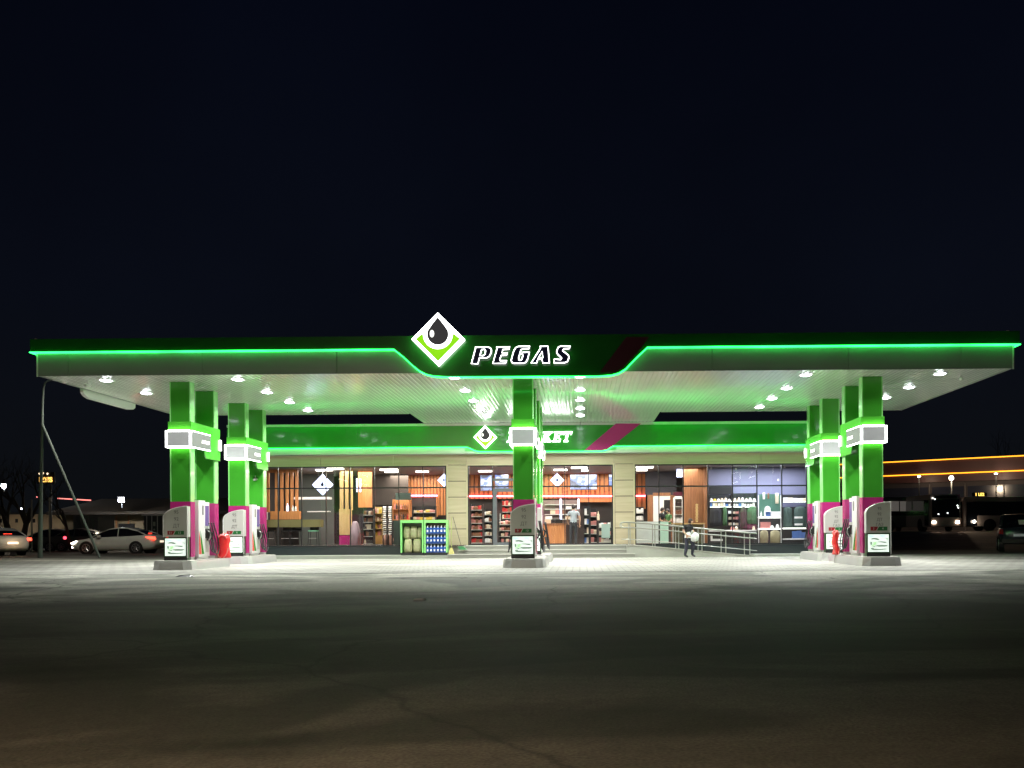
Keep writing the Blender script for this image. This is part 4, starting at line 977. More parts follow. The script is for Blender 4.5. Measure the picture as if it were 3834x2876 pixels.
# wire stands
for k_, u in enumerate((1440, 1460)):
    Y = 41.6; x0 = PX(u - 8, Y); x1 = PX(u + 8, Y)
    t = thing('wire_stand', 'tall wire card stand, %s of the two behind the left window' % ('left', 'right')[k_], 'card stand', ((x0 + x1) / 2, Y, FL - .03), 'wire stands behind the left window')
    f = MB(); f.box(x0, Y, FL - .03, x0 + .02, Y + .15, 2.3); f.box(x1 - .02, Y, FL - .03, x1, Y + .15, 2.3); f.build('frame', M_dark, t)
    for q in range(14):
        z = 1.02 + q * .092; f = MB(); f.prism([(Y - .03, z), (Y + .08, z), (Y + .14, z + .05), (Y + .1, z + .05), (Y - .02, z + .012)], x0 + .021, x1 - .021, 'x'); f.build('card_row', PACKM[(2, 5)[q % 2]] if q % 3 else M_board, t)
f = MB(); x, z = P(1452, 2020, 41.9)
f.loft([[(x + r_ * 1.3 * math.cos(q), 41.9 + .12 * math.sin(q), zz) for q in [k * math.pi / 5 for k in range(10)]] for zz, r_ in ((.5, .16), (.8, .2), (.95, .16), (1.02, .05))]); fix(f.build('plush_bundle', mat('pink_plush', (.7, .38, .30), .8, bump=.8, bs=12), smooth=True), 'pale pink bundle at the foot of the wire stands', 'bundle')
f = MB(); pb(f, 1405, 2005, 1436, 2036, 41.9, .25); fix(f.build('crate', mat('crate_orange', (.5, .26, .07), .5, bump=.3)), 'orange crate left of the pink bundle', 'crate')
# papers stuck on the glass
f = MB(); pb(f, 1481, 1846, 1540, 1872, WY + .03, .004); fix(f.build('notice', mat('notice_green_white', (.40, .52, .46), .6)), 'pale green paper taped inside the left window', 'notice')
# grey green counter front below racks
f = MB(); pb(f, 1474, 1948, 1672, 2040, 42.2, .3); fix(f.build('low_cabinet', mat('cabinet_greengrey', (.045, .075, .065), .5)), 'dark green grey cabinet behind the goods racks', 'cabinet')
# counter and till
t = thing('counter', 'orange wooden till counter right of the centre pillar', 'counter', (PX(2060, 44.4), 44.6, FL))
f = MB(); pb(f, 1950, 1966, 2118, 2036, 44.4, .6); f.build('front', M_wood, t)
f = MB(); pb(f, 1950, 1960, 2120, 1966, 44.35, .7); f.build('worktop', M_woodd, t)
for (u0, u1, v0, l, m_) in ((2040, 2062, 1947, 'white card box on the counter', PACKM[2]), (2064, 2106, 1946, 'black till machine on the counter', M_black)):
    t = MB(); pb(t, u0, v0, u1, 1959.5, 44.6, .3); t.prism([(PX(u0, 44.6), PZ(v0, 44.6)), (PX(u1, 44.6), PZ(v0, 44.6)), (PX(u1, 44.6) - .05, PZ(v0, 44.6) + .03), (PX(u0, 44.6) + .05, PZ(v0, 44.6) + .03)], 44.62, 44.8)
    fix(t.build('till', m_), l, 'till' if 'till' in l else 'box')
f = MB(); pb(f, 1945, 1872, 2172, 1960, 47.4, .06); fix(f.build('wall_panel', mat('mauve_shelf_wall', (.22, .16, .15), .6)), 'mauve brown shelving wall behind the till', 'wall panel')
for i, v in enumerate((1888, 1905, 1925, 1943)):
    f = MB(); pb(f, 2040, v, 2168, v + 3, 47.1, .28); fix(f.build('wall_shelf', M_board), 'thin wall shelf behind the till, %s from the top' % ORD[i], 'shelf', 'shelves behind the till')
for i, (u, v, w_, h_, ci) in enumerate(((2048, 1925, .3, .22, 3), (2070, 1925, .25, .18, 2), (2086, 1925, .2, .28, 6), (2110, 1925, .2, .25, 1), (2130, 1905, .3, .12, 5), (2150, 1925, .25, .2, 6), (2055, 1943, .3, .12, 5), (2125, 1943, .3, .12, 2))):
    x, z = P(u, v, 47.2); goods('carton', x, 47.2, z + .003, w_, h_, ci, '%s box on the shelves behind the till, %s counted from the left' % (PACKN[ci], ORD[i]), 'boxes behind the till')
for (u0, u1, v0, v1, l) in ((1798, 1842, 1778, 1838, 'blue menu screen left of the door header'), (2134, 2236, 1776, 1834, 'blue white screen above the man at the middle window'), (2279, 2296, 1776, 1822, 'pink white screen at the right edge of the middle window'), (1852, 1905, 1776, 1830, 'bright menu screen above the shop door')):
    Y = 47.2; t = thing('menu_screen', l, 'screen', (PX((u0 + u1) / 2, Y), Y, PZ(v1, Y)), 'menu screens on the slatted wall')
    f = MB(); pb(f, u0, v0, u1, v1, Y, .06); f.build('casing', M_black, t)
    x0, zb = P(u0 + 1.5, v1 - 1.5, Y); x1, zt = P(u1 - 1.5, v0 + 1.5, Y)
    mm_ = bpy.data.materials.get('screen_pic')
    if mm_ is None:
        mm_ = mat('screen_pic', (.3, .35, .5), .3, emit=(.5, .6, .9), es=1.0); nt = mm_.node_tree; n = nt.nodes
        tc = n.new('ShaderNodeTexCoord'); no = n.new('ShaderNodeTexNoise'); no.inputs['Scale'].default_value = 1.8; no.inputs['Detail'].default_value = 1.5; cr = n.new('ShaderNodeValToRGB'); cr.color_ramp.interpolation = 'CONSTANT'
        cols = [(.0, (.02, .03, .06)), (.42, (.15, .28, .75)), (.5, (.75, .85, 1)), (.6, (.5, .75, .5)), (.66, (.9, .5, .2))]
        cr.color_ramp.elements[0].color = (*cols[0][1], 1); cr.color_ramp.elements[1].position = cols[1][0]; cr.color_ramp.elements[1].color = (*cols[1][1], 1)
        for p_, c_ in cols[2:]: q = cr.color_ramp.elements.new(p_); q.color = (*c_, 1)
        nt.links.new(tc.outputs['Object'], no.inputs['Vector']); nt.links.new(no.outputs['Fac'], cr.inputs['Fac']); nt.links.new(cr.outputs['Color'], n['Principled BSDF'].inputs['Emission Color'])
    f = MB(); f.box(x0, Y - .006, zb, x1, Y - .001, zt); f.build('display', mm_, t)
# right: brown door frame, white door, fridge
t = thing('inner_door', 'white door in a brown wood frame inside the shop', 'door', (PX(2480, 46), 46, FL))
f = MB(); pb(f, 2425, 1853, 2445, 2036, 46, .12); pb(f, 2510, 1853, 2528, 2036, 46, .12); pb(f, 2445, 1845, 2510, 1857, 46.0, .12); f.build('frame', M_woodd, t)
f = MB(); pb(f, 2446, 1857, 2466, 2036, 46.02, .05); pb(f, 2466.4, 1857, 2509, 1872, 46.02, .05); pb(f, 2466.4, 1872, 2486, 2036, 46.02, .05); f.build('leaf', M_white, t)
f = MB(); pb(f, 2486, 1872.5, 2509, 2036, 46.05, .05); f.build('dark_opening', M_black, t)
t = thing('drinks_fridge', 'glass fronted fridge of bottles under a blue screen', 'fridge', (PX(2540, 45), 45, FL))
f = MB(); pb(f, 2524, 1862, 2528, 2030, 45, .5); pb(f, 2554, 1862, 2558, 2030, 45, .5); pb(f, 2528.5, 1858, 2553.5, 1868, 45, .5); pb(f, 2528.5, 1868.5, 2553.5, 2030, 45.4, .05); f.build('cabinet', M_white, t)
for i in range(4): f = MB(); pb(f, 2528.6, 1896 + 30 * i, 2553.4, 1898 + 30 * i, 45.05, .33); f.build('shelf', M_board, t)
for s_ in range(4):
    for k_ in range(5):
        x, z = P(2531 + 5 * k_, 1896 + 30 * s_, 45.15); goods('bottle', x, 45.15, z + .003, .065, .28, (3, 1, 5, 5)[s_], '%s bottle, %s from the left on the %s fridge shelf' % (PACKN[(3, 1, 5, 5)[s_]], ORD[k_], ORD[s_]), 'bottles in the fridge')
x, z = P(2546, 1763, 45); f = MB(); pb(f, 2534, 1742, 2558, 1786, 45, .08); fix(f.build('light_box', M_blue), 'white blue light box high above the fridge', 'light box')
f = MB(); pb(f, 2520, 1842, 2558, 1856, 45.2, .1); fix(f.build('sign_board', M_stripe), 'magenta board above the fridge', 'board')
# spiral rack
x, z0 = P(2609, 1955, 43.2); f = MB()
for k_ in range(12): f.cyl((x, 43.2, z0 + .07 * k_), (x, 43.2, z0 + .045 + .07 * k_), .05 + .02 * (k_ % 2), 10)
f.cyl((x, 43.2, z0 - .0), (x, 43.2, z0 + .85), .02, 6); fix(f.build('cup_stack', M_woody), 'tall stack of pale cups in front of the brown wood board', 'cup stack')
t = thing('high_table', 'high table with thin wooden top behind the ramp rail', 'table', (PX(2578, 42.4), 42.6, FL))
f = MB(); pb(f, 2515, 1959, 2640, 1963, 42.3, .5); f.build('table_top', M_woody, t)
for u in (2518, 2635):
    f = MB(); pb(f, u, 1963.5, u + 3, 2036, 42.35, .05); f.build('leg', M_board, t)
f = MB(); pb(f, 2522, 1964, 2634, 2036, 42.7, .05); f.build('front_board', mat('olive_dark', (.10, .09, .04), .5), t)
# pale boards at foot of window
f = MB(); pb(f, 2381, 1953, 2466, 2034, 42.0, .06); fix(f.build('counter_screen', mat('frosted_grey', (.66, .74, .72), .4)), 'wide pale grey screen behind the ramp rail', 'screen')
f = MB(); pb(f, 2472, 1953, 2503, 2034, 42.0, .06); fix(f.build('counter_screen', mat('frosted_green', (.55, .82, .68), .4)), 'narrow pale green screen behind the ramp rail', 'screen')
# right room: lavender lit wall and clothing shelves
M_lav = mat('lavender_wall', (.20, .205, .31), .5, var=.06, vs=1)
f = MB(); pb(f, 2653, 1738, 3075, 1900, 43.9, .06); fix(f.build('wall_panel', M_lav), 'pale lavender wall panel high in the right window', 'wall panel')
f = MB(); pb(f, 2653, 1902, 3075, 2040, 43.9, .06); fix(f.build('wall_panel', M_wdk), 'dark wall panel behind the clothes in the right window', 'wall panel')
f = MB(); pb(f, 2655, 1823, 2743, 1851, 43.6, .1); fix(f.build('banner', M_black), 'black panel under the lavender wall', 'panel')
for i, (u, v) in enumerate(((2663, 1753), (2756, 1756), (2938, 1748), (2914, 1797))):
    f = MB(); pb(f, u - 3, v - 4, u + 3, v + 4, 43.85, .03); fix(f.build('wall_socket', M_white), 'small white socket on the lavender wall, %s from the left' % ORD[(0, 1, 3, 2)[i]], 'socket', 'sockets on the lavender wall')
shelf_unit(2656, 2742, 1852, 1880, 43.3, 1, 'left cap shelf', 'cap', [5, 4, 2, 5], 6, .15, .42, 'shelf of caps under the black panel', M_dark, lit=True)
shelf_unit(2744, 2836, 1846, 1880, 43.3, 1, 'middle cap shelf', 'cap', [5, 2, 5], 6, .15, .42, 'shelf of caps right of the black panel', M_dark, lit=True)
shelf_unit(2656, 2742, 1882, 1901, 43.3, 1, 'left pack shelf', 'carton', [5, 7, 5, 2], 8, .10, .75, 'shelf of white packs above the dark coats', M_dark, lit=True)
shelf_unit(2744, 2832, 1882, 1901, 43.3, 1, 'middle pack shelf', 'carton', [5, 5, 7], 8, .10, .75, 'shelf of white packs right of the dark coats', M_dark, lit=True)
M_coat = [mat('coat_black', (.012, .012, .014), .8), mat('coat_green', (.05, .12, .05), .8), mat('coat_brown', (.05, .035, .03), .8), mat('coat_maroon', (.12, .03, .05), .8), mat('coat_teal', (.035, .06, .05), .8)]
cn = ['black', 'green', 'brown', 'maroon', 'dark teal']
cj = 0
for (u0, u1, v0, v1, ci, l) in ((2656, 2704, 1900, 1972, 0, 'wide black coat at the left of the clothes rail'), (2706, 2722, 1898, 1968, 1, 'narrow green coat beside the black coat'), (2772, 2796, 1898, 1985, 2, 'dark brown coat in the middle of the right window'), (2796, 2838, 1896, 1962, 1, 'wide green jacket in the middle of the right window'), (2790, 2838, 1962, 1984, 3, 'maroon garment under the green jacket'),
                                (2932, 2968, 1898, 1972, 4, 'dark teal coat right of the white shelves'), (2970, 3022, 1896, 1975, 4, 'wide dark teal coat at the right edge of the window')):
    Y = 43.0 + .03 * cj; cj += 1; xa, za = P(u0, v1, Y); xb, zb_ = P(u1, v0, Y); xm = (xa + xb) / 2; hw = (xb - xa) / 2
    f = MB(); rings = []
    for zz, s_, d in ((0, 1, .08), (.3, .97, .1), (.75, .92, .1), (.9, .85, .08), (1, .3, .04)):
        rings.append([(xm + hw * s_ * math.cos(q) + .012 * math.sin(7 * q), Y + d * math.sin(q) * (1 + .2 * math.sin(9 * q)), za + (zb_ - za) * zz) for q in [k * math.pi / 12 for k in range(24)]])
    f.loft(rings); fix(f.build('coat', M_coat[ci], smooth=True), l, 'coat', 'clothes in the right window')
shelf_unit(2724, 2770, 1905, 1970, 43.1, 3, 'folded goods shelf', 'carton', [5, 2, 6], 3, .14, .5, 'narrow shelf of folded goods between the coats', M_dark)
# white shelves
t = thing('white_shelving', 'white wall shelves between the coats in the right window', 'shelf unit', (PX(2880, 42.6), 42.6, FL))
for v in (1935, 1978):
    f = MB(); pb(f, 2843, v, 2922, v + 5, 42.5, .35); f.build('shelf', M_wlit2, t)  # shelf boards glow in place of light bars beneath
f = MB(); pb(f, 2839, 1855, 2842, 2036, 42.6, .04); pb(f, 2923, 1855, 2926, 2036, 42.6, .04); f.build('upright', M_white, t)
f = MB(); pb(f, 2843, 1850, 2922, 1934, 42.9, .03); f.build('back_panel', mat('teal_back', (.06, .15, .11), .5), t)
def gd(kind, u, v, Y, w_, h_, ci, lab): x, z = P(u, v, Y); return goods(kind, x, Y, z + .003, w_, h_, ci, lab, 'goods on the white shelves')
gd('carton', 2903, 1935, 42.65, .42, .24, 5, 'wide white box at the right of the upper white shelf'); gd('bottle', 2850, 1935, 42.65, .08, .26, 5, 'small white bottle at the left of the upper white shelf'); gd('bottle', 2864, 1935, 42.65, .08, .3, 5, 'taller white bottle on the upper white shelf'); gd('cap', 2874, 1916, 42.75, .3, .25, 5, 'white cap on a stand over the upper white shelf'); gd('carton', 2874, 1935, 42.75, .22, .22, 7, 'blue box under the white cap')
gd('carton', 2860, 1978, 42.65, .3, .28, 6, 'rose box at the left of the lower white shelf'); gd('carton', 2878, 1978, 42.65, .16, .28, 6, 'narrow rose box beside the wider one'); gd('cap', 2890, 1978, 42.65, .2, .13, 5, 'white cap in the middle of the lower white shelf'); gd('cap', 2911, 1978, 42.65, .17, .18, 5, 'white cap at the right of the lower white shelf')
for u, v, w_, h_, ci, l in ((2860, 1870, .1, .3, 5, 'white pouch hanging at the left above the white shelves'), (2877, 1868, .08, .26, 1, 'brown pouch hanging above the white shelves'), (2909, 1886, .15, .48, 2, 'long cream pouch hanging above the white shelves')):
    gd('pack', u, v, 42.8, w_, h_, ci, l)
for i, (u0, u1) in enumerate(((2846, 2878), (2884, 2922))):
    xa, za = P(u0, 2034, 42.4); xb, zb_ = P(u1, 1986, 42.4); xm = (xa + xb) / 2; hw = (xb - xa) / 2
    f = MB(); f.loft([[(xm + hw * s_ * math.cos(q) * (1 + .04 * math.sin(6 * q)), 42.45 + .13 * math.sin(q), za + (zb_ - za) * zz) for q in [k * math.pi / 10 for k in range(20)]] for zz, s_ in ((0, .95), (.5, 1), (.9, .9), (1, .4))])
    fix(f.build('bag', mat('bag_khaki', (.33, .30, .17), .7, bump=.5, bs=6), smooth=True), 'khaki bag on the floor, the %s one of two under the white shelves' % ('left', 'right')[i], 'bag')
shelf_unit(2930, 3024, 1851, 1882, 43.2, 1, 'backpack shelf', 'pack', [5, 5, 2], 4, .26, .55, 'shelf of grey bags at the top right of the right window', M_dark, lit=True)
for v, l in ((1976, 'upper'), (2016, 'lower')):
    f = MB(); pb(f, 2931, v, 3022, v + 5, 42.7, .35); fix(f.build('wall_shelf', M_wlit2 if v == 1976 else M_white), '%s white shelf at the right end of the right window' % l, 'shelf')  # upper board glows like the other shelf boards, though it is no lamp
for i, u in enumerate((2976, 2992, 3008)):
    x, z = P(u, 2015.5, 42.8); goods('carton', x, 42.8, z, .24, .32, 7, 'blue box on the lower white shelf, %s from the left' % ORD[i], 'blue boxes in the right window')
f = MB(); pb(f, 2658, 1984, 2840, 1990, 42.0, .5); fix(f.build('display_table', M_white), 'long white display table behind the ramp rail', 'table')
f = MB(); pb(f, 2664, 2018, 2706, 2026, 41.9, .3); pb(f, 2664, 2006, 2668, 2018, 41.9, .3); fix(f.build('low_shelf', M_white), 'small white bracket shelf under the display table', 'shelf')
for i, (u, ci) in enumerate(((2742, 6), (2757, 2), (2822, 2))):
    x, z = P(u, 1983.5, 42.2); goods('cap', x, 42.2, z, .16, .15, ci, '%s cap on the display table, %s from the left' % (PACKN[ci], ORD[i]), 'caps on the display table')
for i, (u, v) in enumerate(((2992, 1934), (2992, 1960))):
    f = MB(); pb(f, u - 13, v, u + 13, v + 7, 42.6, .25); fix(f.build('folded_cloth', M_white), 'folded white cloth, the %s of two at the right edge' % ('upper', 'lower')[i], 'folded cloth')

# interior ceiling lamps
for i, (u, v, wpx, Y) in enumerate(((1215, 1760, 60, 43.5), (1257, 1752, 60, 42.6), (1458, 1752, 66, 43.5), (1468, 1759, 50, 45), (1582, 1757, 46, 45), (1818, 1753, 50, 45), (2100, 1751, 50, 44.4), (2170, 1745, 60, 43), (2192, 1752, 26, 45), (2405, 1744, 52, 43), (2404, 1752, 40, 45), (2440, 1743, 14, 43))):
    x = PX(u, Y); z = 4.055; w_ = wpx / 3500 * Y
    f = MB(); f.box(x - w_ / 2, Y - .12, z - .06, x + w_ / 2, Y + .12, z); f.box(x - .03, Y - .03, z, x + .03, Y + .03, z + .02)
    fix(f.build('ceiling_light', M_int := glow('warm_lit', (1, .97, .86), 6)), 'long warm white ceiling light inside the shop, %s from the left' % ORD[i], 'ceiling light', 'lights on the shop ceiling')
for (x, y, sx, pw, c_) in ((-13.2, 44.0, 3.0, 55, (1, .93, .82)), (-9.6, 44.0, 3.4, 100, (1, .93, .8)), (-4.5, 44.5, 3.0, 110, (1, .9, .76)), (-.6, 44.5, 3.4, 120, (1, .92, .82)), (4.2, 44.0, 2.6, 80, (1, .92, .8))):
    area('shop_and_fill_light', x, y, 4.0, sx, 1.6, pw * 2.3, c_)
for x in (-12.5, -9, -3.6, .6, 4.4): area('shop_and_fill_light', x, 41.35, 4.0, 2.4, .3, 120, (1, .95, .86))  # added lights just inside the glass, brightening goods and screens from the front
area('shop_and_fill_light', 8.4, 41.35, 4.0, 3.6, .3, 150, (.86, .9, 1))  # same added front row, cooler for the right room
area('shop_and_fill_light', 8.4, 42.6, 4.0, 3.8, .8, 200, (.82, .88, 1))
area('shop_and_fill_light', -1, 47.4, 4.0, 6, .6, 170, (1, .85, .7)); area('shop_and_fill_light', -8.4, 47.4, 4.0, 2.6, .6, 110, (1, .85, .7))
# ================================================================ people
def person(label, x, y, z, H, rot, shirt, pants, hair, pose, parts=None):
    "skin-modifier body, one continuous mesh; local frame: faces -Y; pose gives joint offsets"
    t_verts, edges, rad = [], [], []
    def V(p, r, par=None):
        t_verts.append(tuple(p)); rad.append(r)
        if par is not None: edges.append((par, len(t_verts) - 1))
        return len(t_verts) - 1
    k = H / 1.75
    S = lambda p: (p[0] * k, p[1] * k, p[2] * k)
    pel = V(S((0, 0, .95)), (.155 * k, .115 * k))
    waist = V(S(pose.get('waist', (0, 0, 1.10))), (.135 * k, .10 * k), pel)
    chest = V(S(pose.get('chest', (0, 0, 1.32))), (.165 * k, .115 * k), waist)
    nb = V(S(pose.get('neckb', (0, .01, 1.47))), (.075 * k, .07 * k), chest)
    nk = V(S(pose.get('neck', (0, 0, 1.53))), (.052 * k, .052 * k), nb)
    hd = pose.get('head', (0, -.02, 1.66))
    h1 = V(S((hd[0], hd[1] + .01, hd[2] - .04)), (.075 * k, .085 * k), nk)
    h2 = V(S((hd[0], hd[1] + .01, hd[2] + .03)), (.078 * k, .095 * k), h1)
    h3 = V(S((hd[0], hd[1] + .015, hd[2] + .085)), (.05 * k, .06 * k), h2)
    fd = pose.get('face', (0, -1))
    nose = V(S((hd[0] + fd[0] * .10, hd[1] + fd[1] * .10, hd[2] - .01)), (.016 * k, .02 * k), h1)
    for s in ('L', 'R'):
        sg = 1 if s == 'L' else -1
        hip = V(S((sg * .10, 0, .88)), (.10 * k, .10 * k), pel)
        kn, an, to = pose[s + 'leg']
        lk = pose.get('legk', 1.0); kk = V(S(kn), (.070 * k * lk, .072 * k * lk), hip); aa = V(S(an), (.047 * k * lk, .05 * k * lk), kk); tt = V(S(to), (.042 * k, .035 * k), aa)
        sh, el, wr, hn = pose[s + 'arm']
        a = V(S(sh), (.068 * k, .068 * k), nb if False else chest); e_ = V(S(el), (.043 * k, .043 * k), a); w_ = V(S(wr), (.028 * k, .03 * k), e_); p_ = V(S(hn), (.034 * k, .022 * k), w_)
        d = Vector(hn) - Vector(wr); d.normalize()
        side = d.cross(Vector((0, -1, .2))).normalized() if abs(d.y) < .9 else Vector((1, 0, 0))
        for q in range(4):
            b0 = Vector(hn) + side * (.027 - .018 * q) + d * .035; L_ = (.05, .058, .054, .043)[q]
            m1 = V(S(b0), (.0095 * k, .0095 * k), p_); m2 = V(S(b0 + d * L_ * .6 + Vector((0, -.008, -.004))), (.009 * k, .009 * k), m1); V(S(b0 + d * L_ + Vector((0, -.022, -.008))), (.008 * k, .008 * k), m2)
        b0 = Vector(hn) + side * .045 - d * .01; m1 = V(S(b0), (.011 * k, .011 * k), p_); V(S(b0 + d * .035 + side * .012), (.009 * k, .009 * k), m1)
    me = bpy.data.meshes.new('p'); me.from_pydata(t_verts, edges, []); 
    o = bpy.data.objects.new('tmp', me)
    COL.objects.link(o)
    md = o.modifiers.new('s', 'SKIN'); md.use_smooth_shade = True
    lay = me.skin_vertices[0].data
    for i, r_ in enumerate(rad): lay[i].radius = r_
    lay[0].use_root = True
    sb = o.modifiers.new('b', 'SUBSURF'); sb.levels = 2; sb.render_levels = 2
    dg = bpy.context.evaluated_depsgraph_get(); dg.update()
    m2 = bpy.data.meshes.new_from_object(o.evaluated_get(dg)); bpy.data.objects.remove(o)
    m2.name = 'person'; m2.materials.clear()
    for m_ in (M_skin, shirt, pants, pose.get('shoe', M_black), pose.get('hem', shirt)): m2.materials.append(m_)
    zw = pose.get('waistline', 1.0) * k
    for p in m2.polygons:
        p.use_smooth = True
        c = p.center; z_ = c.z / k; xx = abs(c.x / k)
        arm = False
        best = 9; part = 'torso'
        def segd(a, b_):
            A, B = Vector(a) * k, Vector(b_) * k; ab = B - A; t_ = max(0, min(1, (c - A).dot(ab) / ab.length_squared)); return (c - (A + ab * t_)).length, t_
        for s in ('L', 'R'):
            sh, el, wr, hn = pose[s + 'arm']
            for nm_, a, b_ in (('up', sh, el), ('fore', el, wr), ('hand', wr, hn)):
                dd, t_ = segd(a, b_)
                if dd < best: best = dd; part = nm_ if not (nm_ == 'up' and t_ > pose.get('sleeve', .75)) else 'fore'
            kn, an, to = pose[s + 'leg']
            for nm_, a, b_ in (('leg', (0, 0, .88), kn), ('leg', kn, an), ('shoe', an, to)):
                dd, t_ = segd(a, b_)
                if dd < best: best = dd; part = nm_
        for nm_, a, b_ in (('torso', (0, 0, .95), pose.get('chest', (0, 0, 1.32))), ('torso', pose.get('chest', (0, 0, 1.32)), pose.get('neckb', (0, .01, 1.47))), ('head', pose.get('neck', (0, 0, 1.53)), (hd[0], hd[1], hd[2] + .1))):
            dd, t_ = segd(a, b_)
            if dd - .04 < best: best = dd - .04; part = nm_
        idx = {'up': 1, 'fore': 0, 'hand': 0, 'leg': 2, 'shoe': 3, 'head': 0, 'torso': 1}[part]
        if part == 'torso' and c.z < zw: idx = 2
        if part == 'torso' and 'hem' in pose and c.z < zw + .12 * k: idx = 4
        if part in ('leg',) and 'hem' in pose and c.z > .86 * k: idx = 4
        if part == 'head' and c.z < Vector(pose.get('neckb', (0, .01, 1.47))).z * k + .03: idx = 1
        p.material_index = idx
    ob = bpy.data.objects.new('person', m2); COL.objects.link(ob)
    ob.location = (x, y, z); ob.rotation_euler = (0, 0, rot); tag(ob, label, 'person', None)
    # hair: cap of rings over the back and top of the head
    f = MB(); hx, hy, hz = [q * k for q in hd]
    hx -= fd[0] * .018 * k; hy -= fd[1] * .018 * k
    L_ = pose.get('hairlen', 0)
    rings = []
    for zz, r_, off in ((.135, .02, 0), (.125, .055, 0), (.09, .09, 0), (.04, .101, .0), (-.01, .098, .015), (-.05 - L_, .075 if not L_ else .08, .03)):
        rings.append([(hx + r_ * k * math.cos(q) * .92 - fd[0] * off * k, hy + r_ * k * math.sin(q) * 1.02 - fd[1] * off * k, hz + zz * k) for q in [i * math.pi / 8 for i in range(16)]])
    f.loft(rings)
    if pose.get('bun'): f.ball((hx - fd[0] * .1 * k, hy - fd[1] * .1 * k, hz + .02), .045 * k, 10)
    f.build('hair', hair, ob, smooth=True, rel=False)
    f = MB()
    ex = Vector((-fd[1], fd[0], 0))
    for sg in (-1, 1):
        c = Vector((hd[0] * k, hd[1] * k, hd[2] * k + .015 * k)) + Vector((fd[0], fd[1], 0)) * .088 * k + ex * sg * .032 * k
        f.ball(c, .010 * k, 8)
    f.build('eyes', M_black, ob, rel=False)
    return ob
SH = mat('shoe_dark', (.02, .02, .022), .5)
# woman walking with a bag before the ramp (body faces right and towards the camera)
pose = dict(head=(.05, -.13, 1.58), neck=(.03, -.08, 1.48), neckb=(.015, -.06, 1.43), chest=(0, -.05, 1.28), waist=(-.01, -.01, 1.08), face=(.45, -.89), waistline=.98, sleeve=.72, bun=False, hairlen=.03, shoe=SH,
  Larm=((.19, .0, 1.40), (.25, -.05, 1.14), (.22, -.24, 1.02), (.20, -.33, 1.0)), Rarm=((-.19, .0, 1.40), (-.27, .02, 1.14), (-.20, -.14, .98), (-.15, -.20, .95)),
  legk=1.3, Lleg=((.18, -.14, .50), (.24, .02, .12), (.32, -.12, .035)), Rleg=((-.12, -.04, .50), (-.15, .05, .09), (-.11, -.13, .03)), hem=mat('white_shirt', (.75, .76, .76), .7))
x, z = P(2577, 2088, 38.2)
w_ = person('person in black top and dark trousers walking before the ramp with a white bag', x, 38.2, .01, 1.63, R(35), mat('top_black', (.015, .016, .018), .8), mat('trousers_navy', (.03, .03, .05), .8), mat('hair_brown', (.05, .025, .018), .5), pose)
f = MB(); bx, bz = P(2601, 2012, 37.95)
rings = []
for zz, r_ in ((-.17, .06), (-.12, .14), (0, .17), (.10, .15), (.17, .07), (.19, .02)):
    rings.append([(bx + (r_ * (1 + .1 * math.sin(5 * q + zz * 20))) * math.cos(q), 37.9 + r_ * .6 * math.sin(q), bz + zz + .02 * math.cos(3 * q)) for q in [i * math.pi / 9 for i in range(18)]])
f.loft(rings); f.tube([(bx - .05, 37.9, bz + .18), (bx - .1, 37.95, bz + .27), (bx - .16, 38.0, bz + .2)], .01, 6)
tag(f.build('bag', mat('bag_white', (.70, .74, .70), .5, bump=.5, bs=8), smooth=True), 'bulging white bag held by the person walking before the ramp', 'bag')
# man seen from behind in the doorway
pose = dict(head=(0, -.06, 1.64), neck=(0, -.02, 1.53), neckb=(0, .0, 1.48), chest=(0, 0, 1.32), waist=(0, 0, 1.10), face=(0, -1), waistline=1.0, sleeve=.55, shoe=SH,
  Larm=((.20, .0, 1.44), (.27, .02, 1.16), (.24, -.16, .96), (.23, -.24, .93)), Rarm=((-.20, .0, 1.44), (-.28, .03, 1.16), (-.26, -.06, .92), (-.26, -.10, .85)),
  Lleg=((.12, -.02, .50), (.12, .03, .09), (.13, -.12, .03)), Rleg=((-.10, -.02, .50), (-.09, .12, .09), (-.10, -.02, .03)))
x, z = P(2148, 2040, 41.3)
person('person in grey shirt and dark trousers seen from behind at the till', x, 41.3, FL - .03, 1.78, R(180), mat('shirt_grey', (.42, .45, .50), .8), mat('trousers_dark', (.035, .035, .04), .8), M_hair, pose)
pose = dict(head=(0, -.06, 1.64), face=(0, -1), waistline=1.0, sleeve=.6, shoe=SH,
  Larm=((.20, .0, 1.44), (.26, -.02, 1.16), (.18, -.24, 1.08), (.14, -.31, 1.10)), Rarm=((-.20, .0, 1.44), (-.26, -.02, 1.16), (-.18, -.24, 1.08), (-.14, -.31, 1.10)),
  Lleg=((.10, -.02, .50), (.10, .03, .09), (.11, -.12, .03)), Rleg=((-.10, -.02, .50), (-.10, .03, .09), (-.10, -.12, .03)))
x, z = P(2478, 2036, 42.6); person('person in black shirt standing behind the pale green screen', x, 42.6, FL - .03, 1.66, R(60), mat('top_black', (.015, .016, .018), .8), M_black, M_hair, pose)
x, z = P(2504, 2036, 42.4); person('person in green shirt facing the one in black inside the shop', x, 42.4, FL - .03, 1.60, R(-60), mat('shirt_green', (.08, .20, .07), .8), mat('trousers_brown', (.08, .06, .05), .8), M_hair, pose)

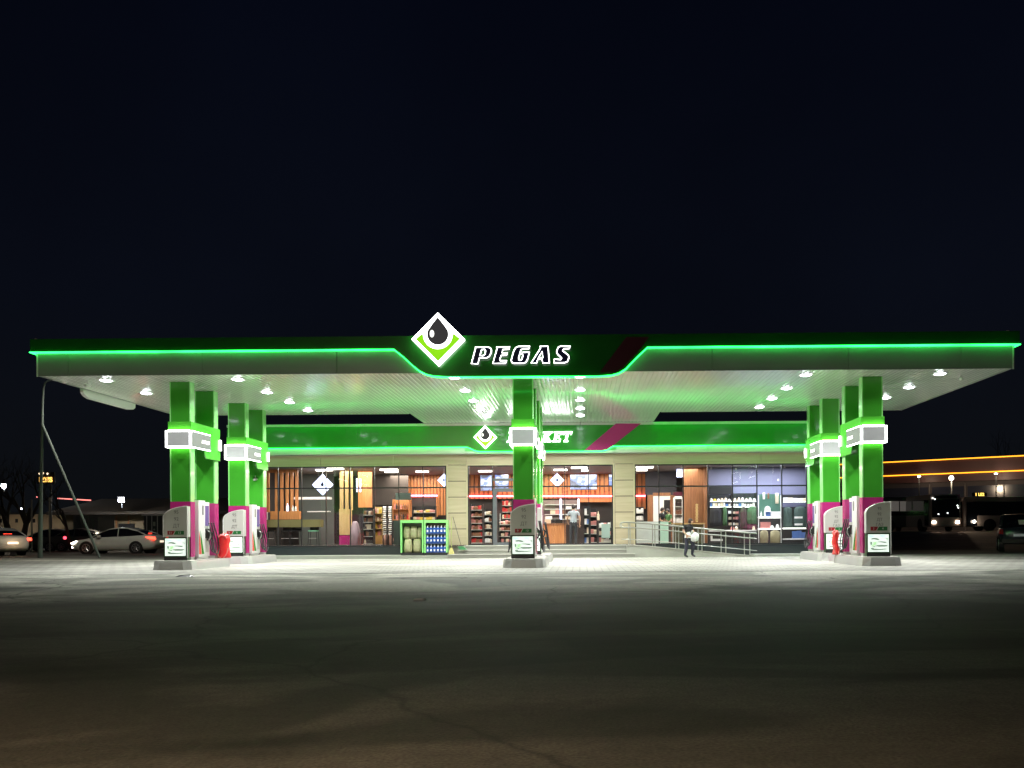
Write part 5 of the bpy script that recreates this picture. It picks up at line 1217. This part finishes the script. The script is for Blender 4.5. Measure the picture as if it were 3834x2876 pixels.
# ================================================================ vehicles
M_tyre = mat('tyre', (.015, .015, .016), .8, bump=.2); M_rim = mat('rim', (.35, .35, .36), .3, .8)
M_carglass = mat('car_glass', (.006, .007, .009), .06, coat=.8)
M_tail = glow('tail_light', (1, .06, .03), 5); M_taild = mat('tail_red', (.35, .01, .01), .2)
M_head = glow('head_light', (1, .86, .70), 12)
def loftcar(t, name_parts, paint, L, W, st, roof, wheels, wr, lights=True, xt=0):
    "st: (x, zb, zbelt); roof: (x, z, halfwidth) ; local: front at x=0, length along +x"
    hw = W / 2
    f = MB(); rings = []
    for i, (x, zb, zt) in enumerate(st):
        e_ = min(1, .80 + .20 * min(x / .35, 1), .82 + .18 * min((L - x) / .3, 1)); w_ = hw * e_
        pts = [(-w_ * .80, zb), (-w_ * .95, zb + .10), (-w_, zb + (zt - zb) * .45), (-w_ * .985, zb + (zt - zb) * .75), (-w_ * .93, zt - .02), (-w_ * .78, zt + .015), (0, zt + .035)]
        ring = pts + [(-a, b_) for a, b_ in pts[-2::-1]]
        rings.append([(x, a, b_) for a, b_ in ring])
    f.loft(rings); f.build('body', paint, t, smooth=True, rel=False)
    g_ = MB(); r_ = MB()
    def belt(x):
        for a, b_ in zip(st, st[1:]):
            if a[0] <= x <= b_[0]: return a[2] + (b_[2] - a[2]) * (x - a[0]) / (b_[0] - a[0])
        return st[-1][2]
    def gr(x, z, k, top):
        zb = belt(x) - .02; w0 = hw * .90; w1 = hw * k
        return [(x, -w0, zb), (x, -w1, z), (x, -w1 * .9, z + .012), (x, 0, z + .03), (x, w1 * .9, z + .012), (x, w1, z), (x, w0, zb)]
    G = [gr(x, z, k, 0) for x, z, k in roof]
    g_.loft(G, cap=False, closed=False); g_.build('windows', M_carglass, t, smooth=False, rel=False)
    mid = roof[1:-1]
    r_ = MB(); R_ = [[(x, -hw * k * 1.015, z - .03), (x, -hw * k * 1.0, z + .012), (x, -hw * k * .85, z + .03), (x, 0, z + .05), (x, hw * k * .85, z + .03), (x, hw * k, z + .012), (x, hw * k * 1.015, z - .03)] for x, z, k in mid]
    r_.loft(R_, cap=False, closed=False); ro = r_.build('roof', paint, t, smooth=True, rel=False)
    # pillars
    for s in (-1, 1):
        p_ = MB()
        for (xa, za, ka), (xb, zb_, kb) in ((roof[0], roof[1]), (roof[-1], roof[-2])):
            p_.tube([(xa, s * hw * .90, belt(xa) + .0), (xb, s * hw * kb * 1.0, zb_ + .01)], .035, 6)
        xm = roof[len(roof) // 2][0]; p_.tube([(xm, s * hw * .915, belt(xm)), (xm - .02, s * hw * roof[len(roof) // 2][2] * 1.005, roof[len(roof) // 2][1] - .01)], .028, 6)
        p_.tube([(x, s * hw * (k + .008), z - .012) for x, z, k in roof[1:-1]], .022, 6)
        p_.build('window_frame', paint, t, smooth=True, rel=False)
    for x in wheels:
        for s in (-1, 1):
            f = MB(); f.tube([(x, s * (hw - .22), wr), (x, s * (hw + .004), wr)], wr + .055, 20); f.build('wheel_arch', M_black, t, rel=False)
            f = MB(); f.tube([(x, s * (hw - .2), wr), (x, s * (hw - .02), wr), (x, s * (hw + .012), wr)], wr, 22, taper=[wr, wr, wr * .93]); wl_ = f.build('wheel', M_tyre, t, rel=False)
            f = MB(); f.tube([(x, s * (hw + .0), wr), (x, s * (hw + .018), wr)], wr * .3, 10)
            for q in range(7):
                a = q * math.pi * 2 / 7; f.tube([(x, s * (hw + .018), wr), (x + wr * .64 * math.cos(a), s * (hw + .02), wr + wr * .64 * math.sin(a))], .022, 5)
            f.tube([(x + wr * .66 * math.cos(q), s * (hw + .018), wr + wr * .66 * math.sin(q)) for q in [i * math.pi / 10 for i in range(20)]], .02, 5, closed=True)
            f.build('rim', M_rim, wl_, rel=False)
SED = [(0, .38, .56), (.12, .24, .68), (.45, .2, .77), (1.0, .18, .86), (1.35, .18, .92), (2.4, .18, .96), (3.4, .18, 1.0), (4.1, .2, 1.04), (4.5, .24, 1.03), (4.72, .32, .96), (4.82, .45, .80)]
SROOF = [(1.18, .92, .88), (1.75, 1.22, .80), (2.15, 1.38, .74), (2.7, 1.45, .72), (3.2, 1.42, .72), (3.75, 1.28, .76), (4.30, 1.06, .84)]
def sedan(lab, paint, brake=1):
    t = thing('sedan', lab, 'car')
    loftcar(t, None, paint, 4.82, 1.84, SED, SROOF, (.95, 3.75), .33)
    for s in (-1, 1):
        f = MB(); f.prism([(.08, .62), (.40, .74), (.42, .70), (.10, .56)], s * .70, s * .90); f.build('headlight', M_head, t, rel=False)
        f = MB(); f.ball((.10, s * .72, .38), .065, 10); f.build('fog_light', M_head, t, rel=False)
        f = MB(); f.prism([(4.30, .96), (4.78, .93), (4.80, .78), (4.45, .84)], s * .72, s * .925); f.build('tail_light', M_tail, t, rel=False)
        f = MB(); f.box(1.62, s * .93, .93, 1.80, s * 1.05, 1.04); f.build('mirror', paint, t, rel=False)
    f = MB(); f.box(4.1, -.2, 1.13, 4.16, .2, 1.155); f.build('brake_light', M_tail, t, rel=False)
    f = MB(); f.box(4.80, -.26, .62, 4.835, .26, .73); f.build('number_plate', glow('plate_lit', (1, .82, .6), 1.2), t, rel=False)
    return t
M_silver = mat('car_white', (.62, .62, .58), .25, coat=.6)
c = sedan('white sedan parked side on left of the pumps with red tail lights', M_silver); x, _ = P(292, 2070, 53); c.location = (x, 53, 0)
c.rotation_euler = (0, 0, R(0))
c2 = sedan('white sedan cut off by the left edge of the photo, brake lights on', M_silver)
c2.rotation_euler = (0, 0, R(-38)); x, _ = P(86, 2080, 47)
c2.location = (x - 4.75 * math.cos(R(38)) - 1.35, 47 + 4.8 * math.sin(R(38)) + 1.3, 0)
point('plate_glow', 5.15, 0, .62, 9, (1, .62, .35), .15, parent=None).parent = c2
bpy.data.objects['plate_glow'].location = (5.3, 0, .75)
# dark off-roader cut off by the right edge
M_suv = mat('car_dark', (.025, .035, .048), .3, coat=.6)
t = thing('off_roader', 'dark boxy off roader at the right edge of the photo, seen from behind', 'car')
SU = [(0, .5, .80), (.1, .4, .98), (.5, .36, 1.04), (1.1, .34, 1.10), (1.4, .34, 1.14), (3.9, .36, 1.14), (4.15, .40, 1.12), (4.25, .48, 1.0)]
loftcar(t, None, M_suv, 4.25, 1.78, SU, [(1.25, 1.12, .9), (1.75, 1.68, .84), (2.4, 1.76, .83), (3.2, 1.77, .83), (3.95, 1.74, .83), (4.12, 1.14, .88)], (.85, 3.4), .36)
for s in (-1, 1):
    f = MB(); f.box(4.15, s * .74, .85, 4.27, s * .90, 1.08); f.build('tail_light', M_taild, t, rel=False)
f = MB(); f.box(4.25, -.30, .74, 4.29, .24, .86); f.build('number_plate', mat('plate', (.6, .62, .65), .4, emit=(.6, .65, .7), es=.08), t, rel=False)
f = MB(); f.prism([(-.05, 1.30), (.30, 1.30), (.24, 1.52), (-.10, 1.52)], 4.085, 4.09, 'x'); f.build('window_sticker', M_board, t, rel=False)
f = MB(); f.box(4.22, -.8, .42, 4.33, .8, .62); f.build('bumper', M_black, t, rel=False)
x, _ = P(3800, 2056, 44.6); t.rotation_euler = (0, 0, R(-112)); t.location = (x + .1 + 4.2 * math.cos(R(68)), 44.2 + 4.25 * math.sin(R(68)), 0)
# faint parked cars behind the poles
cz = 0
for i, (u, l) in enumerate(((110, 'dark parked car under the trees, left of the tall pole'), (205, 'dark parked car under the trees, right of the tall pole'))):
    t = thing('parked_car', l, 'car', group='dark cars parked under the trees')
    loftcar(t, None, mat('car_grey', (.05, .055, .055), .4), 4.3, 1.74, [(a * .9, b_, c_) for a, b_, c_ in SED], [(a * .9, b_, c_) for a, b_, c_ in SROOF], (.85, 3.35), .3)
    x, _ = P(u - 40, 2050, 62); t.location = (x, 62, 0)
f = MB(); x, z = P(243, 2014, 60); f.ball((x, 60, z), .10, 10)
t = thing('signal_light', 'small red light low between the trees and the grey container', 'signal light', (x, 60, 0)); f.build('lamp', glow('signal_red', (1, .05, .08), 5), t); f = MB(); f.box(x - .03, 60, 0, x + .03, 60.05, z - .11); f.build('post', M_dark, t)

# buses
def bus(lab, Lb, paint, front_lit=False):
    t = thing('bus', lab, 'bus')
    W = 2.5; H = 3.0
    f = MB(); f.prism([(0, .35), (Lb, .35), (Lb, H - .25), (Lb - .15, H), (.2, H), (0, H - .3)], -W / 2, W / 2); f.build('body', paint, t, rel=False, bevel=.06)
    for s in (-1, 1):
        f = MB(); f.box(.9, s * (W / 2 + .002), 1.35, Lb - .3, s * (W / 2 + .02), H - .42); f.build('side_windows', M_carglass, t, rel=False)
        f = MB(); f.box(.35, s * (W / 2 + .022), .45, 1.25, s * (W / 2 + .03), H - .45); f.build('side_door', M_carglass, t, rel=False)
        for x in (2.4, Lb - 3.0):
            f = MB(); f.tube([(x, s * (W / 2 - .2), .5), (x, s * (W / 2 + .01), .5)], .56, 20); f.build('wheel_arch', M_black, t, rel=False)
            f = MB(); f.tube([(x, s * (W / 2 - .2), .47), (x, s * (W / 2 + .02), .47)], .46, 20); f.tube([(x, s * (W / 2), .47), (x, s * (W / 2 + .03), .47)], .2, 12); f.build('wheel', M_tyre, t, rel=False)
    f = MB(); f.box(-.02, -1.12, 1.12, -.002, 1.12, 2.62); f.build('windscreen', M_carglass, t, rel=False)
    f = MB(); f.box(-.025, -.9, 2.66, -.002, .9, 2.9); f.build('destination_board', M_black, t, rel=False)
    for s in (-1, 1):
        f = MB(); f.box(-.05, s * .82, .62, -.002, s * 1.10, .82); f.build('headlight', M_head if front_lit else M_rim, t, rel=False)
    f = MB(); f.box(-.03, -.35, .42, -.004, .35, .54); f.build('number_plate', M_board, t, rel=False)
    return t
M_busw = mat('bus_cream', (.62, .50, .42), .4); M_busd = mat('bus_grey', (.22, .19, .18), .4)
G = .95
b1 = bus('bus facing the camera with both headlights lit beyond the forecourt', 11, M_busw, True)
x, z = P(3541, 1985, 77); b1.location = (x, 77, G); b1.rotation_euler = (0, 0, R(90))
for q in ((3492, 1866), (3500, 1869), (3503, 1893), (3585, 1894), (3588, 1901), (3514, 1925), (3548, 1921)): pass
gl = thing('bus_window_lights', 'tiny white lights behind the windscreen of the facing bus', 'lights', (x, 76.9, G + 1.5))
for (u, v) in ((3492, 1865), (3500, 1869), (3585, 1893), (3588, 1901), (3514, 1925), (3548, 1921)):
    f = MB(); xx, zz = P(u, v, 76.93); f.ball((xx, 76.93, zz), .05, 8); f.build('bulb', M_wlit, gl)
b2 = bus('long cream bus seen side on behind the off roader', 12, M_busw)
x, z = P(3604, 1985, 84); b2.location = (x, 85.2, G)
f = MB(); xx, zz = P(3648, 1953, 83.7); f.ball((xx, 83.7, zz), .14, 10); tag(f.build('marker_light', M_head), 'round orange white light before the wheel of the side on bus', 'light')
b3 = bus('cream bus seen side on with white posters in its windows', 12, M_busd)
x, z = P(3468, 1985, 82); b3.location = (x - 12, 84, G)
for i, (u0, u1) in enumerate(((3325, 3366), (3370, 3420))):
    f = MB(); pb(f, u0, 1877, u1, 1914, 82.70, .02); f.build('poster', mat('poster_dim', (.55, .52, .45), .6, emit=(.5, .45, .4), es=.15), b3); p_ = bpy.context.scene.objects
    o_ = b3.children[-1]
f = MB()
chars = 'ЕL.2'
xx, zz = P(3668, 1852, 83.5)
ds = thing('route_display', 'small amber dotted display above the roof of the side on bus', 'display', (xx, 83.5, zz))
f = MB(); f.box(xx - .65, 83.52, zz - .16, xx + .65, 83.6, zz + .18); f.build('casing', M_black, ds)
text('1 LE2', .36, glow('amber_lit', (1, .62, .12), 2.4), ds, front(xx, 83.5, zz), 'lettering', ext=.01, bold=.012)
for du_ in (-.95, .95):
    point('bus_beam', b1.location.x + du_, 76.7, G + .72, 130, (1, .62, .40), .1, spot=60, rot=(R(66), 0, R(180)))

# ================================================================ buildings far right and left
M_neon = glow('amber_neon', (1, .36, .02), 2.4)
xa, za1 = P(3300, 1733.5, 103.5); xb, zb1 = P(3980, 1701, 93)
t = thing('roadside_store', 'long dark store with two amber neon lines along its fascia', 'building', ((xa + xb) / 2, 98, G))
dv = Vector((xb - xa, 93 - 103.5, 0)); Lr = dv.length; an = math.atan2(dv.y, dv.x)
def RB(f, s0, s1, n0, n1, z0, z1):   # box along the facade line; n: outwards offset
    u_ = dv.normalized(); nn = Vector((u_.y, -u_.x, 0)); o = Vector((xa, 103.5, 0))
    c = [o + u_ * s + nn * q for s, q in ((s0, n0), (s1, n0), (s1, n1), (s0, n1))]
    A = [f.bm.verts.new((p.x, p.y, z0)) for p in c]; B = [f.bm.verts.new((p.x, p.y, z1)) for p in c]
    f.bm.faces.new(A[::-1]); f.bm.faces.new(B)
    for i in range(4): f.bm.faces.new([A[i], A[(i + 1) % 4], B[(i + 1) % 4], B[i]])
    return f
M_maroon = mat('store_maroon', (.07, .03, .035), .5)
RB(MB(), -18, Lr + 8, -12, 0, G - .3, 8.2).build('wall', mat('store_wall', (.06, .05, .055), .7), t)
RB(MB(), -18, Lr + 8, .01, .5, 6.1, 8.35).build('fascia', M_maroon, t)
for z_, nm in ((8.45, 'upper'), (7.07, 'lower')):
    z_ = PZ({'upper': 1733.5, 'lower': 1784}[nm], 103.5, 3310)
    f = MB(); u_ = dv.normalized(); nn = Vector((u_.y, -u_.x, 0)); o = Vector((xa, 103.5, 0))
    p0 = o + u_ * -18 + nn * .62; p1 = o + u_ * (Lr + 8) + nn * .62
    f.tube([(p0.x, p0.y, z_), (p1.x, p1.y, z_)], .065, 6); f.build('neon_line', M_neon, t)
s_ = -16
for i in range(12):
    w__ = (5.2, 3.2, 6.2)[i % 3]
    if s_ + w__ > Lr + 6: break
    q = RB(MB(), s_, s_ + w__, .02, .06, G + .6, 5.6).build('window', mat('store_glass', (.03, .035, .06), .15), t)
    RB(MB(), s_ - .28, s_ - .2, .02, .12, G, 5.9).build('mullion', mat('mullion_grey', (.16, .14, .15), .4), t); s_ += w__ + .4
sc_light = None
for i, (u, v, Y) in enumerate(((3441, 1784, 99), (3562, 1790, 90), (3729, 1774, 95))):
    x, z = P(u, v, Y)
    l = ('small lamp under the neon line above the left bus', 'street lamp with bright head above the facing bus', 'small lamp under the neon line above the right bus')[i]
    tt = thing('street_lamp', l, 'street lamp', (x, Y, G), 'lamps along the far road')
    f = MB(); f.tube([(x, Y, G), (x, Y, z - .12)], .06, 6); f.build('pole', M_dark, tt)
    f = MB(); f.ball((x, Y, z), (.12, .22, .12)[i], 10, (1.4 if i != 1 else 1, 1, .7 if i != 1 else 1)); f.build('lamp_head', M_head, tt)
    point('lamp_glow', x, Y - .5, z - .4, (90, 800, 90)[i], (1, .75, .5), .2, parent=tt)
# kerb line of the far road
f = MB(); f.box(24, 73.2, .5, 60, 73.35, G + .02); tag(struct(f.build('kerb', mat('kerb_pale', (.35, .25, .2), .7))), None)

# left: low wall building, hipped building, container, kiosk, lamps, trees
Y = 80
xa = PX(-160, Y); xb = PX(268, Y); z0 = .0; z1 = PZ(1926, Y, 100)
t = thing('plaster_building', 'long beige plaster building with small dark windows behind the trees', 'building', ((xa + xb) / 2, Y + 4, 0))
f = MB(); f.box(xa, Y, 0, xb, Y + 8, z1); f.build('wall', mat('plaster_beige', (.40, .31, .20), .9, var=.3, vs=.4, bump=.5, bs=3), t)
f = MB(); f.box(xa - .2, Y - .15, z1 + .002, xb + .2, Y + 8.1, z1 + .15); f.build('roof', M_dark, t)
for u in (2, 62, 93, 127):
    f = MB(); pb(f, u - 5, 1943, u + 5, 1957, Y - .02, .05); f.build('window', M_black, t)
Y = 72
xa = PX(185, Y); xb = PX(900, Y); ze = PZ(1927, Y, 400)
t = thing('hipped_building', 'low building with dark hipped roof behind the white sedan', 'building', ((xa + xb) / 2, Y + 5, 0))
f = MB(); f.box(xa + .8, Y + .6, 0, xb - .8, Y + 12, ze); f.build('wall', mat('panel_brown', (.20, .16, .10), .8, var=.2, vs=.7), t)
zr = PZ(1868, Y + 5, 400)
f = MB(); f.loft([[(xa, Y - .4, ze + .002), (xb, Y - .4, ze + .002), (xb, Y + 13, ze + .002), (xa, Y + 13, ze + .002)], [(xa, Y - .4, ze + .22), (xb, Y - .4, ze + .22), (xb, Y + 13, ze + .22), (xa, Y + 13, ze + .22)], [(xa + 1.5, Y + 5, zr), (xb - 3, Y + 5, zr), (xb - 3, Y + 8, zr), (xa + 1.5, Y + 8, zr)]]); f.build('roof', mat('roof_brown', (.055, .048, .04), .8, bump=.4, bs=4), t)
for u in (372, 435, 481): f = MB(); pb(f, u - 2, 1930, u + 2, 2005, Y + .5, .09); f.build('column', M_woodd, t)
f = MB(); pb(f, 443, 1961, 500, 1985, Y + .4, .19); f.build('window', M_black, t)
f = MB(); xx0, zz0 = P(137, 1861, Y - 1); xx1, zz1 = P(152, 1862, Y - 1); f.tube([(xx0, Y - 1, zz0), (xx1, Y - 1, zz1)], .05, 6)
for (a, b_) in ((215, 270), (288, 340)):
    p0 = P(a, 1866 + (a - 215) * .06, Y - 1); p1 = P(b_, 1866 + (b_ - 215) * .06, Y - 1); f.tube([(p0[0], Y - 1, p0[1]), (p1[0], Y - 1, p1[1])], .045, 6)
tag(f.build('light_string', glow('red_line', (1, .25, .22), 1.8)), 'thin broken red light line above the left roofs', 'light string')
f = MB(); x0_, _ = P(274, 1990, 66); x1_, _ = P(368, 1990, 66); zt = PZ(1930, 66, 320)
k_ = 16
for i in range(k_):
    a = x0_ + (x1_ - x0_) * i / k_; b_ = x0_ + (x1_ - x0_) * (i + 1) / k_; f.box(a, 66 - (.06 if i % 2 else 0), 0, b_ - .002, 68.3, zt)
tag(f.build('container', mat('container_grey', (.16, .165, .17), .5)), 'grey corrugated container between the trees and the white sedan', 'container')
t = thing('kiosk', 'dark glazed kiosk with white frames behind the rear of the white sedan', 'kiosk', (PX(580, 64), 65, 0))
f = MB(); pb(f, 538, 1928, 640, 2045, 64, 2.5); f.build('body', mat('kiosk_grey', (.06, .065, .07), .3), t)
f = MB()
for u in (549, 568, 589, 609): pb(f, u - 1.3, 1932, u + 1.3, 2002, 63.96, .035)
pb(f, 530, 1927, 640, 1931, 63.9, .09); f.build('frame', M_white, t)
f = MB(); pb(f, 573, 1954, 581, 1970, 63.95, .03); pb(f, 574, 1980, 580, 1986, 63.95, .03); pb(f, 575, 1992, 586, 2000, 63.95, .03); f.build('poster', M_board, t)
# floodlights
for (u, v, Y, pw, l) in ((13, 1820, 74, 900, 'bright white floodlight at the left edge of the photo'), (455, 1871, 70, 500, 'bright white floodlight on the dark hipped roof'), (82, 1905, 78, 0, 'tiny white light between the two tree trunks')):
    x, z = P(u, v, Y)
    tt = thing('floodlight', l, 'lamp', (x, Y, z))
    f = MB(); f.box(x - .03, Y + .06, z - .6, x + .03, Y + .1, z + .1); f.box(x - (.2 if pw else .05), Y + .0, z - .16, x + (.2 if pw else .05), Y + .055, z + .16); f.build('housing', M_dark, tt)
    f = MB(); f.box(x - (.22 if pw else .07), Y - .05, z - (.17 if pw else .06), x + (.22 if pw else .07), Y - .003, z + (.17 if pw else .06)); f.build('lens', glow('flood_lens', (.85, .88, 1), 14), tt)
    if pw:
        a = area('flood_light', x, Y - .1, z, .3, .3, pw * 1.3, (.85, .92, 1), rot=(R(50), 0, 0), parent=tt)
        point('flood_spill', x, Y - 1.2, z + .2, pw * .5, (1, .85, .65), .2, parent=tt)
# orange letter sign
Y = 66; x, z = P(171, 1797, Y)
t = thing('letter_sign', 'amber lit sign with dots above letters beside the tall pole', 'sign', (x, Y, z))
f = MB(); f.box(x - .62, Y + .03, z - .28, x + .62, Y + .1, z + .55); f.build('backboard', M_black, t)
ma = glow('amber_sign', (1, .55, .12), 2.2)
text('IZSIS', .46, ma, t, front(x, Y, z), 'lettering', ext=.012, bold=.02)
f = MB()
for u, v in ((149, 1774), (160, 1772), (177, 1774)): xx, zz = P(u, v, Y); f.ball((xx, Y, zz), .075, 8)
f.build('dots', glow('amber_pale', (1, .78, .5), 2.4), t)
f = MB(); f.tube([(x + .3, Y + .12, 0), (x + .3, Y + .12, z + .1)], .06, 6); f.build('post', M_dark, t)
# tall pole with curved arm and its brace
Y = 43.7; xb, _ = P(150, 2090, Y)
t = thing('light_pole', 'tall grey green light pole with a curved top left of the canopy', 'light pole', (xb, Y, 0))
M_pole = mat('pole_greygreen', (.13, .16, .145), .6)
tp = [P(150, 2090, Y), P(154, 1800, Y), P(158, 1600, Y), P(160, 1500, Y), P(163, 1455, Y), P(168, 1435, Y), P(178, 1426, Y), P(192, 1424, Y)]
f = MB(); f.tube([(a, Y, max(b_, 0)) for a, b_ in tp], .1, 10, taper=[.11, .075, .06, .05, .045, .04, .035, .03]); f.build('pole', M_pole, t)
f = MB(); f.tube([(tp[-1][0], Y, tp[-1][1]), (tp[-1][0] + 2.2, Y, tp[-1][1] + .25)], .028, 6); f.box(tp[-1][0] + 2.1, Y - .12, tp[-1][1] + .2, tp[-1][0] + 2.9, Y + .12, tp[-1][1] + .3); f.build('lamp_head', M_dark, t); area('pole_fill_light', tp[-1][0] + 2.5, Y, tp[-1][1] + .17, .4, .2, 380, (1, .95, .82), parent=t, spread=165)  # arm drawn out behind the canopy; lamp added to brighten the white sedan
f = MB(); p0 = P(158, 1588, Y); p1 = P(386, 2092, Y); f.tube([(p0[0], Y, p0[1]), (p1[0], Y - .3, 0)], .06, 8); tag(f.build('brace_pole', M_pole), 'slanting grey brace running from the tall pole down to the ground', 'brace')
for i, (u, v, l) in enumerate(((118, 1870, 'thin bare post left of the tall pole'), (185, 1862, 'thin bare post right of the tall pole'))):
    Y = 58; x, z = P(u, v, Y); f = MB(); f.tube([(x, Y, 0), (x, Y, z)], .05, 8); tag(f.build('post', mat('post_grey', (.2, .19, .16), .7)), l, 'post', 'thin posts under the trees')

# bare trees
M_bark = mat('bark', (.030, .024, .018), .9, bump=.5, bs=8)
def tree(x, y, h, lean, seed, lab, r0=.22, forks=5):
    rnd = random.Random(seed)
    t = thing('bare_tree', lab, 'tree', (x, y, 0), 'bare trees on the left')
    tr = MB(); cr_ = MB()
    def limb(f, p, d, L_, r_, dep):
        pts = [p.copy()]; rs = [r_]
        n_ = 5
        for i in range(n_):
            d = (d + Vector((rnd.uniform(-.13, .13), rnd.uniform(-.13, .13), rnd.uniform(-.02, .10)))).normalized()
            p = p + d * L_ / n_; pts.append(p.copy()); rs.append(r_ * (1 - .5 * (i + 1) / n_))
        f.tube(pts, r_, 7 if dep < 2 else 4, taper=rs)
        if dep < forks:
            for q in range(3 if dep < 3 else 2):
                k_ = rnd.randint(2, n_); a = rnd.uniform(0, 6.28); sp_ = rnd.uniform(.4, .85)
                nd = (d + Vector((math.cos(a) * sp_, math.sin(a) * sp_, rnd.uniform(-.1, .35)))).normalized()
                limb(cr_, pts[k_], nd, L_ * rnd.uniform(.55, .78), rs[k_] * .72, dep + 1)
    limb(tr, Vector((x, y, 0)), Vector((lean, 0, 1)).normalized(), h * .42, r0, 0)
    tr.build('trunk', M_bark, t); cr_.build('crown', M_bark, t)
    return t
x, _ = P(52, 2060, 60); tree(x, 60, 7, -.22, 3, 'dark bare tree leaning left, nearest the left edge', .26, 6)
x, _ = P(60, 2060, 61); tree(x + .2, 61, 7, .18, 5, 'dark bare tree leaning right beside the left leaning one', .24, 6)
x, _ = P(258, 2050, 60); tree(x, 60.5, 6.5, -.30, 8, 'slim bare tree with fine branches left of the container', .13, 6)
x, _ = P(3850, 2000, 110); tree(x, 110, 13, -.05, 11, 'tall dark tree behind the neon store at the right', .3, 5)
# low shrubs between posts
f = MB()
rnd = random.Random(4)
for i in range(260):
    u = rnd.uniform(90, 270); Yq = rnd.uniform(64, 68); x, _ = P(u, 2040, Yq); z = rnd.uniform(0, .55)
    a = rnd.uniform(0, 6.28); s_ = rnd.uniform(.08, .22)
    f.quad((x, Yq, z), (x + s_ * math.cos(a), Yq + s_ * math.sin(a), z + .05), (x + s_ * math.cos(a), Yq + s_ * math.sin(a), z + s_), (x, Yq, z + s_))
tag(f.build('shrubbery', mat('leaf_dark', (.05, .06, .035), .8)), 'low dark shrubbery below the plaster building', 'shrubs', kind='stuff')

# two unseen lamp poles added: one fills the pump fronts, one warms the asphalt
t = thing('street_lamp', 'unseen fill lamp added behind the camera, its warm light on the pump fronts', 'street lamp', (-11, -5, 0))
f = MB(); f.tube([(-11, -5, 0), (-11, -5, 5.4), (-11, -4.6, 5.8), (-11, -3.4, 5.9)], .07, 8); f.build('pole', M_pole, t)
f = MB(); f.box(-11.2, -3.4, 5.82, -10.8, -2.8, 5.94); f.build('lamp_head', M_dark, t)
point('lamp_glow', -11, -3.1, 5.7, 2700, (1, .80, .56), .15, parent=t)
t2 = copy_tree(t, 8.2, 0.6, 0, 'unseen street lamp added behind the camera, nearer the middle, warm light on the asphalt')
for k_ in list(t2.children):
    if k_.type == 'LIGHT': bpy.data.objects.remove(k_)
point('lamp_glow', -2.8, -2.5, 5.7, 10000, (1, .64, .36), .15, parent=t2, spot=128, rot=(0, 0, 0))

# ================================================================ render settings
SC.view_settings.view_transform = 'Standard'; SC.view_settings.look = 'None'; SC.view_settings.exposure = 0; SC.view_settings.gamma = 1
SC.cycles.use_denoising = True
SC.cycles.max_bounces = 6; SC.cycles.diffuse_bounces = 3; SC.cycles.glossy_bounces = 3; SC.cycles.transparent_max_bounces = 12
SC.cycles.sample_clamp_indirect = 6
SC.cycles.caustics_reflective = False; SC.cycles.caustics_refractive = False
SC.cycles.blur_glossy = .5
